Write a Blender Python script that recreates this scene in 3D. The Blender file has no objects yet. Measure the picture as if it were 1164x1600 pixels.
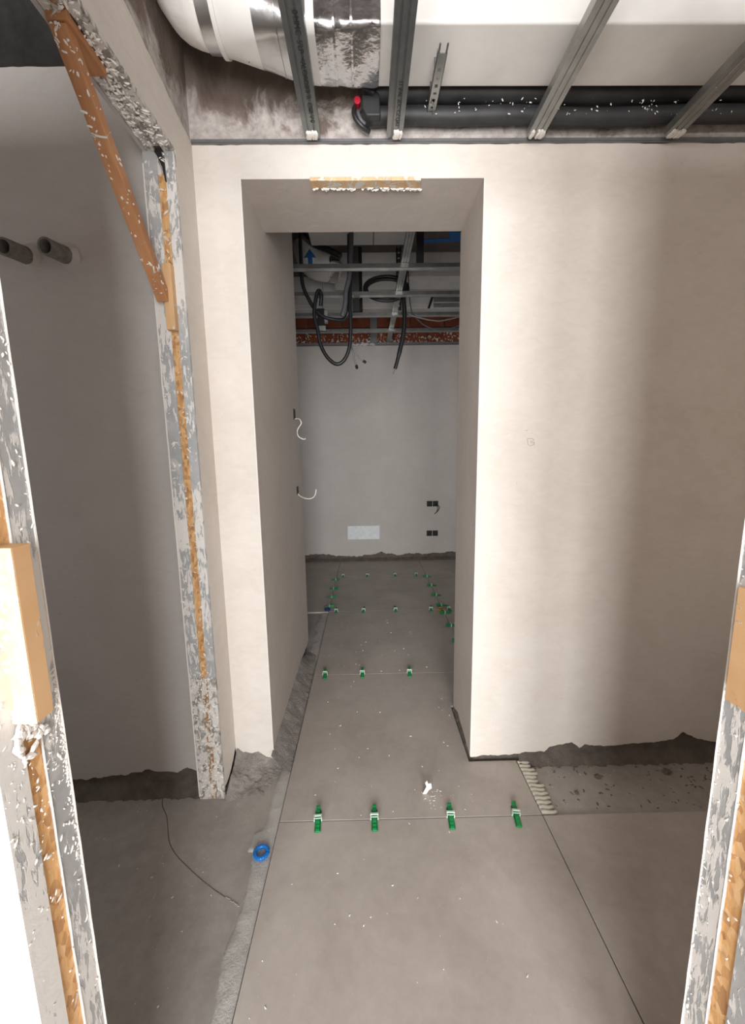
import bpy, bmesh, math, random
from mathutils import Vector, Matrix, noise

random.seed(7)
scene = bpy.context.scene
COL = scene.collection

# ---------------------------------------------------------------- camera
yaw, pitch, roll = 0.01352, 0.14995, 0.01471
fwd = Vector((math.sin(yaw) * math.cos(pitch), math.cos(yaw) * math.cos(pitch), -math.sin(pitch)))
rgt = Vector((math.cos(yaw), -math.sin(yaw), 0))
dwn = fwd.cross(rgt)
r2 = rgt * math.cos(roll) + dwn * math.sin(roll)
d2 = -rgt * math.sin(roll) + dwn * math.cos(roll)
cam_data = bpy.data.cameras.new('camera')
cam_data.sensor_fit = 'HORIZONTAL'
cam_data.sensor_width = 36
cam_data.lens = 622.9 / 1164 * 36
cam_data.clip_start = 0.01
cam = bpy.data.objects.new('camera', cam_data)
m = Matrix((r2, -d2, -fwd)).transposed().to_4x4()
m.translation = Vector((0, 0, 1.376))
cam.matrix_world = m
COL.objects.link(cam)
scene.camera = cam

# ---------------------------------------------------------------- world, light, exposure
world = bpy.data.worlds.new('world')
scene.world = world
world.use_nodes = True
world.node_tree.nodes['Background'].inputs[0].default_value = (0.80, 0.90, 1.0, 1)
world.node_tree.nodes['Background'].inputs[1].default_value = 1.0


def area(name, loc, rot, sx, sy, power, col):
    l = bpy.data.lights.new(name, 'AREA')
    l.shape = 'RECTANGLE'
    l.size, l.size_y, l.energy, l.color = sx, sy, power, col
    o = bpy.data.objects.new(name, l)
    o.location = loc
    o.rotation_euler = rot
    COL.objects.link(o)
    return o


# daylight through the terrace door behind the camera; the three lamps after it are added fill
area('terrace_daylight', (-1.05, -3.06, 1.45), (math.radians(90), 0, 0), 0.9, 2.66, 165, (1.0, 0.985, 0.97))
area('terrace_daylight', (0.47, -3.06, 1.45), (math.radians(90), 0, 0), 1.36, 2.66, 215, (1.0, 0.99, 0.98))
area('far_room_fill', (2.42, 3.6, 1.5), (0, math.radians(90), 0), 1.3, 1.0, 5.5, (0.98, 0.97, 1.0))  # added lamp lifting the far room, no window there
area('side_room_fill', (-2.57, 1.0, 1.5), (0, math.radians(-90), 0), 1.6, 0.7, 5.0, (0.95, 0.97, 1.0))  # added fill to brighten the side room, no opening behind it
area('hall_fill', (1.88, 1.05, 1.5), (0, math.radians(90), 0), 1.6, 0.7, 1.4, (1.0, 0.90, 0.78))  # added weak fill for the shaded right part of the front wall
scene.view_settings.view_transform = 'Standard'
scene.view_settings.look = 'None'
scene.view_settings.exposure = 0.1
scene.view_settings.gamma = 1.0
scene.view_settings.use_curve_mapping = False
scene.cycles.max_bounces = 10
scene.cycles.diffuse_bounces = 7
scene.cycles.sample_clamp_indirect = 6


# ---------------------------------------------------------------- materials
class NT:
    def __init__(self, name, rough=0.8, metal=0.0, spec=0.5):
        self.m = bpy.data.materials.new(name)
        self.m.use_nodes = True
        self.t = self.m.node_tree
        self.b = self.t.nodes['Principled BSDF']
        self.b.inputs['Roughness'].default_value = rough
        self.b.inputs['Metallic'].default_value = metal
        self.b.inputs['Specular IOR Level'].default_value = spec
        self.tc = self.t.nodes.new('ShaderNodeTexCoord')

    def n(self, ty, **kw):
        nd = self.t.nodes.new(ty)
        for k, v in kw.items():
            setattr(nd, k, v)
        return nd

    def l(self, a, b):
        self.t.links.new(a, b)

    def coord(self, scale=(1, 1, 1), rot=(0, 0, 0)):
        mp = self.n('ShaderNodeMapping')
        mp.inputs['Scale'].default_value = scale
        mp.inputs['Rotation'].default_value = rot
        self.l(self.tc.outputs['Object'], mp.inputs['Vector'])
        return mp.outputs['Vector']

    def noise(self, scale, detail=4, rough=0.55, dist=0.0, vec=None):
        nd = self.n('ShaderNodeTexNoise')
        nd.inputs['Scale'].default_value = scale
        nd.inputs['Detail'].default_value = detail
        nd.inputs['Roughness'].default_value = rough
        nd.inputs['Distortion'].default_value = dist
        self.l(vec if vec else self.tc.outputs['Object'], nd.inputs['Vector'])
        return nd.outputs['Fac']

    def voro(self, scale, vec=None, out='Color'):
        nd = self.n('ShaderNodeTexVoronoi')
        nd.inputs['Scale'].default_value = scale
        self.l(vec if vec else self.tc.outputs['Object'], nd.inputs['Vector'])
        return nd.outputs[out]

    def ramp(self, fac, stops):
        nd = self.n('ShaderNodeValToRGB')
        e = nd.color_ramp.elements
        while len(e) < len(stops):
            e.new(0.5)
        for i, (p, c) in enumerate(stops):
            e[i].position = p
            e[i].color = (*c, 1) if len(c) == 3 else c
        self.l(fac, nd.inputs['Fac'])
        return nd.outputs['Color']

    def mix(self, fac, a, b, mode='MIX'):
        nd = self.n('ShaderNodeMix', data_type='RGBA', blend_type=mode)
        for s, v in ((0, fac), (6, a), (7, b)):
            if isinstance(v, (int, float)):
                nd.inputs[s].default_value = v
            elif isinstance(v, tuple):
                nd.inputs[s].default_value = (*v, 1)
            else:
                self.l(v, nd.inputs[s])
        return nd.outputs[2]

    def bump(self, fac, strength=0.3, dist=0.01, prev=None):
        nd = self.n('ShaderNodeBump')
        nd.inputs['Strength'].default_value = strength
        nd.inputs['Distance'].default_value = dist
        self.l(fac, nd.inputs['Height'])
        if prev:
            self.l(prev, nd.inputs['Normal'])
        return nd.outputs['Normal']

    def out(self, col=None, normal=None, rough=None, metal=None):
        if col is not None:
            if isinstance(col, tuple):
                self.b.inputs['Base Color'].default_value = (*col, 1)
            else:
                self.l(col, self.b.inputs['Base Color'])
        if normal:
            self.l(normal, self.b.inputs['Normal'])
        if rough is not None:
            self.l(rough, self.b.inputs['Roughness'])
        if metal is not None:
            self.l(metal, self.b.inputs['Metallic'])
        return self.m


W = (1, 1, 1)
K = (0, 0, 0)


def plaster(name, a, b, spot=0.5):
    t = NT(name, 0.75, spec=0.3)
    big = t.noise(2.3, 5, 0.6, 0.6)
    med = t.noise(14, 4, 0.6, 1.2, t.coord((1, 1, 2.2)))
    c = t.ramp(big, [(0.33, a), (0.66, b)])
    c = t.mix(0.35, c, t.ramp(med, [(0.35, a), (0.65, b)]))
    sp = t.ramp(t.noise(60, 2, 0.5), [(0.70, K), (0.76, W)])
    c = t.mix(t.mix(1.0, sp, (0.25, 0.25, 0.25), 'MULTIPLY'), c, tuple(x * spot for x in a))
    n = t.bump(med, 0.12, 0.01)
    n = t.bump(t.noise(120, 3), 0.10, 0.002, n)
    return t.out(c, n)


M = {}
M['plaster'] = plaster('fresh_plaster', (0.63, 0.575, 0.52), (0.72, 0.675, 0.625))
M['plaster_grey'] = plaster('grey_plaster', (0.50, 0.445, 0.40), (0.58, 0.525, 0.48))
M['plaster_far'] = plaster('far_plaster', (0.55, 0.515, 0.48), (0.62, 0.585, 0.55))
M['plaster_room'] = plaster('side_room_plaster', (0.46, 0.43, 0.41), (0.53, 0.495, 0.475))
M['plaster_bead'] = plaster('plaster_bead', (0.74, 0.71, 0.67), (0.82, 0.79, 0.75))


def rough_concrete():
    t = NT('rough_concrete', 0.9, spec=0.2)
    v = t.coord((1.6, 1.6, 0.7), (0, 0.5, 0))
    c = t.ramp(t.noise(5, 6, 0.65, 0.5, v), [(0.3, (0.10, 0.075, 0.062)), (0.7, (0.25, 0.20, 0.175))])
    # smeared plaster near the plaster line
    sx = t.n('ShaderNodeSeparateXYZ')
    t.l(t.tc.outputs['Object'], sx.inputs[0])
    mr = t.n('ShaderNodeMapRange')
    mr.inputs['From Min'].default_value = 2.46
    mr.inputs['From Max'].default_value = 2.66
    mr.inputs['To Min'].default_value = 0.30
    mr.inputs['To Max'].default_value = -0.08
    t.l(sx.outputs['Z'], mr.inputs['Value'])
    ad = t.n('ShaderNodeMath', operation='ADD')
    t.l(t.noise(7, 8, 0.68, 1.0, t.coord((1, 1, 0.8), (0, -0.6, 0))), ad.inputs[0])
    t.l(mr.outputs[0], ad.inputs[1])
    mask = t.ramp(ad.outputs[0], [(0.56, K), (0.70, W)])
    c = t.mix(mask, c, t.ramp(t.noise(30, 5, 0.7), [(0.3, (0.33, 0.29, 0.27)), (0.7, (0.60, 0.56, 0.53))]))
    n = t.bump(t.noise(30, 6, 0.7), 0.6, 0.01)
    return t.out(c, n)


M['rough'] = rough_concrete()


def mottled(name, a, b, scale=6, rough=0.85, bs=0.3, bd=0.006, spec=0.3, detail=7):
    t = NT(name, rough, spec=spec)
    c = t.ramp(t.noise(scale, detail, 0.62, 0.4), [(0.3, a), (0.7, b)])
    c = t.mix(0.25, c, t.ramp(t.noise(scale * 9, 4, 0.6), [(0.3, a), (0.7, b)]))
    return t.out(c, t.bump(t.noise(scale * 12, 5, 0.65), bs, bd))


M['void_shade_concrete'] = mottled('void_shade_concrete', (0.012, 0.012, 0.012), (0.05, 0.046, 0.043), 4, 0.95)  # near-black colour paints the shade of the void above the side-room wall
M['slab'] = mottled('slab_concrete', (0.10, 0.085, 0.075), (0.17, 0.145, 0.13), 3, 0.95)
M['mortar'] = mottled('grey_mortar', (0.20, 0.18, 0.165), (0.42, 0.385, 0.36), 12, 0.9, 0.8, 0.01)
M['dark_mortar'] = mottled('dark_mortar', (0.115, 0.096, 0.083), (0.24, 0.207, 0.18), 16, 0.95, 0.9, 0.012)


def screed():
    t = NT('screed', 0.62, spec=0.4)
    c = t.ramp(t.noise(2.2, 7, 0.6, 0.7), [(0.3, (0.27, 0.245, 0.225)), (0.7, (0.42, 0.385, 0.355))])
    c = t.mix(0.3, c, t.ramp(t.noise(30, 6, 0.65), [(0.3, (0.22, 0.20, 0.182)), (0.7, (0.44, 0.41, 0.38))]))
    sc = t.ramp(t.noise(9, 6, 0.7, 1.5, t.coord((2.2, 0.6, 1), (0, 0, 0.8))), [(0.66, K), (0.76, W)])
    c = t.mix(t.mix(1.0, sc, (0.6, 0.6, 0.6), 'MULTIPLY'), c, (0.56, 0.53, 0.49))
    return t.out(c, t.bump(t.noise(45, 6, 0.65), 0.25, 0.004))


M['screed'] = screed()


def tile_mat():
    t = NT('porcelain_tile', 0.5, spec=0.45)
    c = t.ramp(t.noise(3.2, 8, 0.62, 0.5), [(0.32, (0.36, 0.318, 0.285)), (0.68, (0.50, 0.45, 0.41))])
    c = t.mix(0.35, c, t.ramp(t.noise(26, 8, 0.7, 0.4), [(0.3, (0.29, 0.255, 0.228)), (0.7, (0.43, 0.385, 0.348))]))
    dust = t.ramp(t.noise(4.5, 9, 0.72, 1.2), [(0.60, K), (0.74, W)])
    c = t.mix(t.mix(1.0, dust, (0.22, 0.22, 0.22), 'MULTIPLY'), c, (0.55, 0.52, 0.49))
    ch = t.ramp(t.voro(38, out='Distance'), [(0.035, W), (0.055, K)])
    c = t.mix(t.mix(1.0, ch, (0.5, 0.5, 0.5), 'MULTIPLY'), c, (0.66, 0.63, 0.60))
    r = t.ramp(t.noise(4.5, 5, 0.6), [(0.3, (0.42,) * 3), (0.7, (0.62,) * 3)])
    return t.out(c, t.bump(t.noise(140, 3), 0.08, 0.001), rough=r)


M['tile'] = tile_mat()
M['adhesive'] = mottled('tile_adhesive', (0.40, 0.38, 0.36), (0.52, 0.50, 0.475), 10, 0.85, 0.5, 0.006)
M['adhesive_white'] = mottled('fresh_adhesive', (0.52, 0.48, 0.40), (0.68, 0.64, 0.56), 20, 0.8, 0.4, 0.004)


def metal_strip(name='smeared_steel', cover=0.0):
    """galvanised face smeared with plaster; cover raises the share of plaster"""
    t = NT(name, 0.55)
    base = t.ramp(t.noise(9, 5, 0.6), [(0.3, (0.33, 0.34, 0.345)), (0.7, (0.47, 0.475, 0.48))])
    # thin diagonal trowel streaks
    st = t.noise(60, 5, 0.62, 0.4, t.coord((1.6, 1.6, 0.42), (0.75, 0.75, 0.0)))
    big = t.noise(4, 3, 0.5)
    mm = t.n('ShaderNodeMath', operation='MULTIPLY_ADD')
    t.l(big, mm.inputs[0])
    mm.inputs[1].default_value = 0.9
    t.l(st, mm.inputs[2])
    mask = t.ramp(mm.outputs[0], [(0.98 - cover, K), (1.0, W)] if cover == 0 else [(0.96 - cover, K), (1.02 - cover, W)])
    film = t.ramp(t.noise(11, 6, 0.65, 0.8), [(0.56 - cover * .8, K), (0.74 - cover * .5, (0.75, 0.75, 0.75))])
    mask2 = t.mix(1.0, mask, film, 'LIGHTEN')
    c = t.mix(mask2, base, (0.70, 0.68, 0.65))
    n = t.bump(t.noise(30, 5, 0.6, 0.5), 0.25, 0.004)
    n = t.bump(mask, 0.6, 0.002, n)
    inv = t.ramp(mask2, [(0, (0.15,) * 3), (1, K)])
    return t.out(c, n, metal=inv)


M['strip'] = metal_strip()
M['strip_near'] = metal_strip('near_smeared_steel', 0.02)
M['strip_white'] = metal_strip('near_whitened_steel', 0.16)


def splatter(name, light, dark_a, dark_b, lo=0.48, hi=0.54, sc=26, metal=0.0):
    t = NT(name, 0.8)
    c0 = t.ramp(t.noise(20, 4), [(0.3, dark_a), (0.7, dark_b)])
    mk = t.ramp(t.noise(sc, 6, 0.65, 1.0, t.coord((1.4, 1.4, 0.8), (0.3, 0.5, 0))), [(lo, K), (hi, W)])
    c = t.mix(mk, c0, light)
    return t.out(c, t.bump(mk, 0.7, 0.003))


M['splatter'] = splatter('splattered_steel', (0.62, 0.59, 0.55), (0.16, 0.145, 0.13), (0.36, 0.34, 0.32), 0.42, 0.5)
M['splatter_osb'] = splatter('splattered_osb', (0.64, 0.60, 0.54), (0.22, 0.11, 0.05), (0.45, 0.26, 0.12), 0.46, 0.52, 34)


def osb(name='osb', gain=1.0):
    t = NT(name, 0.7)
    w = t.coord((60, 60, 34), (0.6, 0.5, 0.3))
    nz = t.n('ShaderNodeTexNoise')
    nz.inputs['Scale'].default_value = 30
    t.l(t.tc.outputs['Object'], nz.inputs['Vector'])
    vec = t.mix(0.35, w, nz.outputs['Color'], 'ADD')
    cells = t.voro(1.9, vec)
    g = lambda *c: tuple(x * gain for x in c)
    bw = t.n('ShaderNodeRGBToBW')
    t.l(cells, bw.inputs[0])
    c = t.ramp(bw.outputs[0], [(0.15, g(0.24, 0.10, 0.035)), (0.4, g(0.48, 0.25, 0.09)), (0.65, g(0.60, 0.36, 0.155)), (0.85, g(0.66, 0.45, 0.24))])
    fib = t.noise(9, 6, 0.7, 0.6, t.coord((9, 9, 1.5), (0.4, 0.3, 0)))
    c = t.mix(0.45, c, t.ramp(fib, [(0.3, g(0.28, 0.12, 0.045)), (0.7, g(0.62, 0.40, 0.19))]))
    mk = t.ramp(t.noise(24, 5, 0.65, 1.0), [(0.63, K), (0.67, W)])
    c = t.mix(mk, c, (0.66, 0.60, 0.52))
    n = t.bump(bw.outputs[0], 0.6, 0.003)
    return t.out(c, t.bump(mk, 0.5, 0.003, n))


M['osb'] = osb('osb', 1.15)
M['osb_near'] = osb('near_osb', 1.3)


def timber(name, a, b, spl=0.66, knots=True):
    t = NT(name, 0.6)
    g = t.noise(5, 5, 0.6, 0.5, t.coord((7, 1.2, 1.2)))
    c = t.ramp(g, [(0.3, a), (0.7, b)])
    kn = t.ramp(t.voro(9, out='Distance'), [(0.05, W), (0.09, K)])
    c = t.mix(t.mix(1.0, kn, (0.6, 0.6, 0.6), 'MULTIPLY'), c, (0.07, 0.025, 0.01))
    mk = t.ramp(t.noise(17, 6, 0.62, 1.2), [(spl, K), (spl + 0.03, W)])
    c = t.mix(mk, c, (0.66, 0.62, 0.55))
    return t.out(c, t.bump(mk, 0.6, 0.004, t.bump(g, 0.2, 0.002)))


M['timber'] = timber('brace_timber', (0.36, 0.155, 0.065), (0.52, 0.26, 0.12), 0.62)
M['timber_light'] = timber('pale_timber', (0.56, 0.33, 0.16), (0.68, 0.44, 0.235), 0.64)
M['timber_smeared'] = timber('smeared_timber', (0.60, 0.38, 0.20), (0.74, 0.54, 0.33), 0.54)


def simple(name, col, rough=0.5, metal=0.0, bump=None, spec=0.5):
    t = NT(name, rough, metal, spec)
    n = None
    f = t.noise(30 if not bump else bump[0], 4)
    if bump:
        n = t.bump(f, bump[1], bump[2])
    c = t.ramp(f, [(0.25, tuple(x * 0.86 for x in col)), (0.75, tuple(min(1, x * 1.1) for x in col))])
    return t.out(c, n)


def profile_steel():
    t = NT('galvanised_profile', 0.34, 0.75)
    c = t.ramp(t.noise(14, 4), [(0.3, (0.25, 0.255, 0.25)), (0.7, (0.37, 0.375, 0.36))])
    mk = t.ramp(t.noise(45, 4, 0.6, 0.6), [(0.71, K), (0.74, W)])
    c = t.mix(mk, c, (0.7, 0.68, 0.65))
    return t.out(c, t.bump(t.noise(60, 3), 0.05, 0.002))


M['profile'] = profile_steel()
M['profile_dark'] = simple('dull_steel', (0.16, 0.165, 0.165), 0.4, 0.6)
M['profile_reflection'] = simple('dark_reflection_profile', (0.20, 0.21, 0.21), 0.36, 0.7)  # profile steel with a dark reflection put into its base colour
M['track'] = simple('track_steel', (0.20, 0.20, 0.205), 0.5, 0.5)
M['white_wrap'] = simple('white_insulation', (0.78, 0.765, 0.735), 0.55, 0, (14, 0.35, 0.012))
M['white_duct'] = simple('white_duct_panel', (0.74, 0.725, 0.70), 0.55, 0, (5, 0.05, 0.006))
M['foil'] = simple('crinkled_foil', (0.50, 0.50, 0.52), 0.27, 1.0, (11, 0.7, 0.012))
M['foil_band'] = simple('smooth_foil', (0.55, 0.55, 0.55), 0.28, 0.95, (10, 0.35, 0.008))


def black_ins():
    t = NT('black_insulation', 0.55)
    mk = t.ramp(t.noise(32, 5, 0.6, 0.8), [(0.72, K), (0.74, W)])
    c = t.mix(mk, t.ramp(t.noise(8, 4), [(0.3, (0.012, 0.012, 0.013)), (0.7, (0.035, 0.035, 0.037))]), (0.6, 0.58, 0.55))
    return t.out(c, t.bump(t.noise(9, 3), 0.4, 0.01))


M['black_ins'] = black_ins()
M['cable'] = simple('black_cable', (0.018, 0.018, 0.02), 0.4)
M['conduit'] = simple('grey_conduit', (0.10, 0.10, 0.11), 0.5)
M['white_cable'] = simple('white_cable', (0.80, 0.79, 0.76), 0.4)
M['thin_grey'] = simple('grey_wire', (0.22, 0.22, 0.23), 0.5)
M['black'] = simple('black_plastic', (0.012, 0.012, 0.012), 0.6)
M['green'] = simple('green_plastic', (0.006, 0.20, 0.055), 0.3)
M['green_dark'] = simple('dark_green_plastic', (0.004, 0.11, 0.03), 0.35)
M['clip'] = simple('clear_clip_plastic', (0.50, 0.60, 0.52), 0.35)
M['blue'] = simple('blue_plastic', (0.005, 0.17, 0.55), 0.35)
M['blue_dark'] = simple('dark_blue_plastic', (0.01, 0.04, 0.18), 0.4)
M['orange'] = simple('ochre_plastic', (0.42, 0.24, 0.05), 0.4)
M['red'] = simple('red_cap_plastic', (0.45, 0.01, 0.03), 0.35)
M['blue_tape'] = simple('blue_tape', (0.01, 0.14, 0.42), 0.5)
M['white_panel'] = simple('white_plate', (0.86, 0.90, 0.95), 0.5)
M['ink'] = simple('black_ink', (0.015, 0.015, 0.015), 0.6)
M['pencil'] = simple('pencil', (0.30, 0.27, 0.24), 0.8)
M['brick'] = mottled('clay_block', (0.13, 0.040, 0.022), (0.34, 0.095, 0.045), 4, 0.9, 0.6, 0.008)
M['box_grey'] = simple('grey_box', (0.34, 0.36, 0.35), 0.5)
M['window_frame'] = simple('white_frame', (0.8, 0.8, 0.8), 0.4)
M['clod'] = mottled('dry_mortar_clod', (0.10, 0.08, 0.065), (0.26, 0.22, 0.19), 30, 0.95, 0.8, 0.006)
M['chip'] = mottled('plaster_chip', (0.66, 0.62, 0.57), (0.80, 0.77, 0.73), 30, 0.9)


# ---------------------------------------------------------------- mesh helpers
class MB:
    def __init__(self):
        self.v, self.f = [], []

    def add(self, vs, fs):
        o = len(self.v)
        self.v += [tuple(p) for p in vs]
        self.f += [tuple(i + o for i in f) for f in fs]
        return self

    def box(self, x0, x1, y0, y1, z0, z1):
        return self.add([(x, y, z) for z in (z0, z1) for y in (y0, y1) for x in (x0, x1)],
                        [(0, 2, 3, 1), (4, 5, 7, 6), (0, 1, 5, 4), (2, 6, 7, 3), (0, 4, 6, 2), (1, 3, 7, 5)])

    def prism(self, poly, fn, d0, d1):
        """extrude 2-D polygon; fn(u, w, d) -> xyz"""
        n = len(poly)
        vs = [fn(u, w, d0) for u, w in poly] + [fn(u, w, d1) for u, w in poly]
        fs = [tuple(range(n)), tuple(range(2 * n - 1, n - 1, -1))]
        fs += [(i, n + i, n + (i + 1) % n, (i + 1) % n) for i in range(n)]
        return self.add(vs, fs)

    def loft(self, rings, cap=True):
        n = len(rings[0])
        o = len(self.v)
        vs = [p for r in rings for p in r]
        fs = []
        for k in range(len(rings) - 1):
            for i in range(n):
                j = (i + 1) % n
                fs.append((k * n + i, k * n + j, (k + 1) * n + j, (k + 1) * n + i))
        if cap:
            fs.append(tuple(range(n - 1, -1, -1)))
            fs.append(tuple((len(rings) - 1) * n + i for i in range(n)))
        return self.add(vs, fs)

    def tube(self, pts, r, n=8, smooth=6, closed=False):
        P = [Vector(p) for p in pts]
        if smooth > 1 and len(P) > 2:
            Q = []
            L = len(P)
            for i in range(L - 1):
                p0, p1, p2, p3 = P[max(i - 1, 0)], P[i], P[i + 1], P[min(i + 2, L - 1)]
                for s in range(smooth):
                    t = s / smooth
                    Q.append(0.5 * ((2 * p1) + (p2 - p0) * t + (2 * p0 - 5 * p1 + 4 * p2 - p3) * t * t + (3 * p1 - p0 - 3 * p2 + p3) * t ** 3))
            Q.append(P[-1])
            P = Q
        rings = []
        up = None
        for i, p in enumerate(P):
            d = (P[min(i + 1, len(P) - 1)] - P[max(i - 1, 0)]).normalized()
            if up is None:
                up = Vector((0, 0, 1)) if abs(d.z) < 0.9 else Vector((1, 0, 0))
            a = d.cross(up).normalized()
            b = a.cross(d).normalized()
            up = b
            rr = r(i / (len(P) - 1)) if callable(r) else r
            rings.append([p + a * rr * math.cos(2 * math.pi * k / n) + b * rr * math.sin(2 * math.pi * k / n) for k in range(n)])
        return self.loft(rings)

    def build(self, name, mat, parent=None, smooth=False, bevel=0):
        me = bpy.data.meshes.new(name)
        me.from_pydata(self.v, [], self.f)
        me.validate()
        bm = bmesh.new()
        bm.from_mesh(me)
        bmesh.ops.recalc_face_normals(bm, faces=bm.faces)
        bm.to_mesh(me)
        bm.free()
        me.materials.append(mat)
        if smooth:
            for p in me.polygons:
                p.use_smooth = True
        o = bpy.data.objects.new(name, me)
        COL.objects.link(o)
        if bevel:
            b = o.modifiers.new('bevel', 'BEVEL')
            b.width = bevel
            b.segments = 2
            b.limit_method = 'ANGLE'
        if smooth == 'auto':
            me.shade_auto_smooth = True if hasattr(me, 'shade_auto_smooth') else False
        if parent:
            o.parent = parent
            o.matrix_parent_inverse = parent.matrix_world.inverted() if parent.type == 'MESH' else Matrix.Translation(-parent.location)
        return o


def B(name, mat, x0, x1, y0, y1, z0, z1, parent=None, bevel=0):
    return MB().box(x0, x1, y0, y1, z0, z1).build(name, mat, parent, bevel=bevel)


def thing(o, label, cat, group=None):
    o['label'] = label
    o['category'] = cat
    if group:
        o['group'] = group
    return o


def empty(name, loc, label, cat, group=None):
    o = bpy.data.objects.new(name, None)
    o.location = loc
    o.empty_display_size = 0.1
    COL.objects.link(o)
    return thing(o, label, cat, group)


def struct(o):
    o['kind'] = 'structure'
    return o


def stuff(o):
    o['kind'] = 'stuff'
    return o


def ragged(pts, step=0.012, amp=0.012, seed=0):
    """polyline u,w resampled with noise in w"""
    out = []
    for (u0, w0), (u1, w1) in zip(pts, pts[1:]):
        n = max(1, int(abs(u1 - u0) / step))
        for i in range(n):
            t = i / n
            u = u0 + (u1 - u0) * t
            nz = noise.noise(Vector((u * 9, seed, 0))) + 0.6 * noise.noise(Vector((u * 31, seed, 3))) + 0.4 * noise.noise(Vector((u * 83, seed, 7)))
            out.append((u, w0 + (w1 - w0) * t + amp * nz))
    out.append(pts[-1])
    return out


FX = lambda y: (lambda u, w, d: (u, y + d, w))      # sheet in a plane y = const
FY = lambda x: (lambda u, w, d: (x + d, u, w))      # sheet in a plane x = const


def heightfield(name, mat, x0, x1, y0, y1, nx, ny, fn, parent=None, base=-0.03):
    mb = MB()
    vs = []
    for j in range(ny + 1):
        for i in range(nx + 1):
            x = x0 + (x1 - x0) * i / nx
            y = y0 + (y1 - y0) * j / ny
            vs.append((x, y, fn(x, y)))
    fs = [(j * (nx + 1) + i, j * (nx + 1) + i + 1, (j + 1) * (nx + 1) + i + 1, (j + 1) * (nx + 1) + i) for j in range(ny) for i in range(nx)]
    mb.add(vs, fs)
    me = bpy.data.meshes.new(name)
    me.from_pydata(mb.v, [], mb.f)
    me.materials.append(mat)
    for p in me.polygons:
        p.use_smooth = True
    o = bpy.data.objects.new(name, me)
    COL.objects.link(o)
    if parent:
        o.parent = parent
    return o


def fbm(x, y, s=1.0, seed=0):
    return noise.fractal(Vector((x * s, y * s, seed)), 1.0, 2.1, 5)


# ================================================================ FLOOR
SZ = -0.014
floor = struct(B('floor', M['screed'], -2.7, 2.6, -3.2, 5.2, -0.15, SZ))
TX0, TY0 = -0.352, 1.318
g = 0.0016


def tile(poly, name='tile'):
    mb = MB().prism(poly, lambda u, w, d: (u, w, d), SZ, 0.0)
    o = mb.build(name, M['tile'], floor)
    b = o.modifiers.new('bevel', 'BEVEL')
    b.width = 0.0008
    b.segments = 1
    b.limit_method = 'ANGLE'
    return o


def rect(x0, x1, y0, y1):
    return [(x0 + g, y0 + g), (x1 - g, y0 + g), (x1 - g, y1 - g), (x0 + g, y1 - g)]


tile(rect(TX0, TX0 + 1, TY0 - 1, TY0))
tile(rect(TX0 + 1, TX0 + 2, TY0 - 1, TY0))
tile([(TX0 + g, TY0 + g), (TX0 + 1 - g, TY0 + g), (TX0 + 1 - g, 1.590), (0.437, 1.590), (0.437, 1.985), (TX0 + 1 - g, 1.985), (TX0 + 1 - g, TY0 + 1 - g), (TX0 + g, TY0 + 1 - g)])
tile(rect(TX0 + 1, TX0 + 1.9, 1.985, TY0 + 1))
for k in (1, 2, 3):
    y0, y1 = TY0 + k, min(TY0 + k + 1, 4.925)
    tile(rect(TX0, TX0 + 1, y0, y1))
    tile(rect(TX0 + 1, TX0 + 1.9, y0, y1))
    if k >= 2:
        tile(rect(TX0 - 1, TX0, y0, y1))
tile(rect(TX0, TX0 + 1, TY0 - 2, TY0 - 1))
tile(rect(TX0 + 1, TX0 + 2, TY0 - 2, TY0 - 1))
# dark bedding seen in the joints
B('bedding', M['dark_mortar'], TX0, TX0 + 1.9, -0.6, TY0, SZ, SZ + 0.006, floor)
B('bedding', M['dark_mortar'], TX0, TX0 + 1, TY0, 1.58, SZ, SZ + 0.006, floor)
B('bedding', M['dark_mortar'], TX0, 0.43, 1.58, 2.3, SZ, SZ + 0.006, floor)
B('bedding', M['dark_mortar'], TX0, 1.5, 2.34, 4.9, SZ, SZ + 0.006, floor)


# adhesive left along the tile edge
def smear(x, y):
    w = 0.062 + 0.016 * noise.noise(Vector((0, y * 7, 1))) + (0.022 if 1.22 < y < 1.30 else 0) - max(0, (y - 1.3)) * 0.06
    e = (TX0 - 0.002 - x) / w
    if e > 1:
        return SZ - 0.004
    return SZ + 0.006 * (1 - e ** 6) + 0.0015 * fbm(x, y, 30)


heightfield('adhesive_smear', M['adhesive'], TX0 - 0.11, TX0 - 0.002, 0.2, 1.62, 22, 160, smear, floor)


def smear2(x, y):
    w = 0.075 + 0.02 * noise.noise(Vector((0, y * 6, 5)))
    e = (TX0 - 0.002 - x) / w
    return SZ - 0.004 if e > 1 else SZ + 0.008 * (1 - e ** 4) + 0.002 * fbm(x, y, 30)


heightfield('adhesive_smear', M['adhesive'], TX0 - 0.11, TX0 - 0.002, 2.50, 3.30, 22, 90, smear2, floor)
# combed adhesive right of the threshold tile
mb = MB()
for i in range(13):
    y = 1.335 + i * 0.0205
    w = 0.048 + 0.016 * random.random() - 0.006 * (i > 6)
    x0 = TX0 + 1.004
    xs = [x0, x0 + w * 0.3, x0 + w * 0.6, x0 + w * 0.9, x0 + w * 1.15]
    ys = [y, y + 0.004 * random.random(), y - 0.003, y + 0.003 - 0.006 * random.random(), y + 0.004]
    mb.tube([(a, b, SZ + 0.006) for a, b in zip(xs, ys)], lambda t: 0.0105 * (1 - 0.55 * t ** 4), 7, 3)
mb.box(TX0 + 1.003, TX0 + 1.038, 1.325, 1.588, SZ - 0.001, SZ + 0.011)
mb.build('combed_adhesive', M['adhesive_white'], floor, smooth=True)

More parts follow.
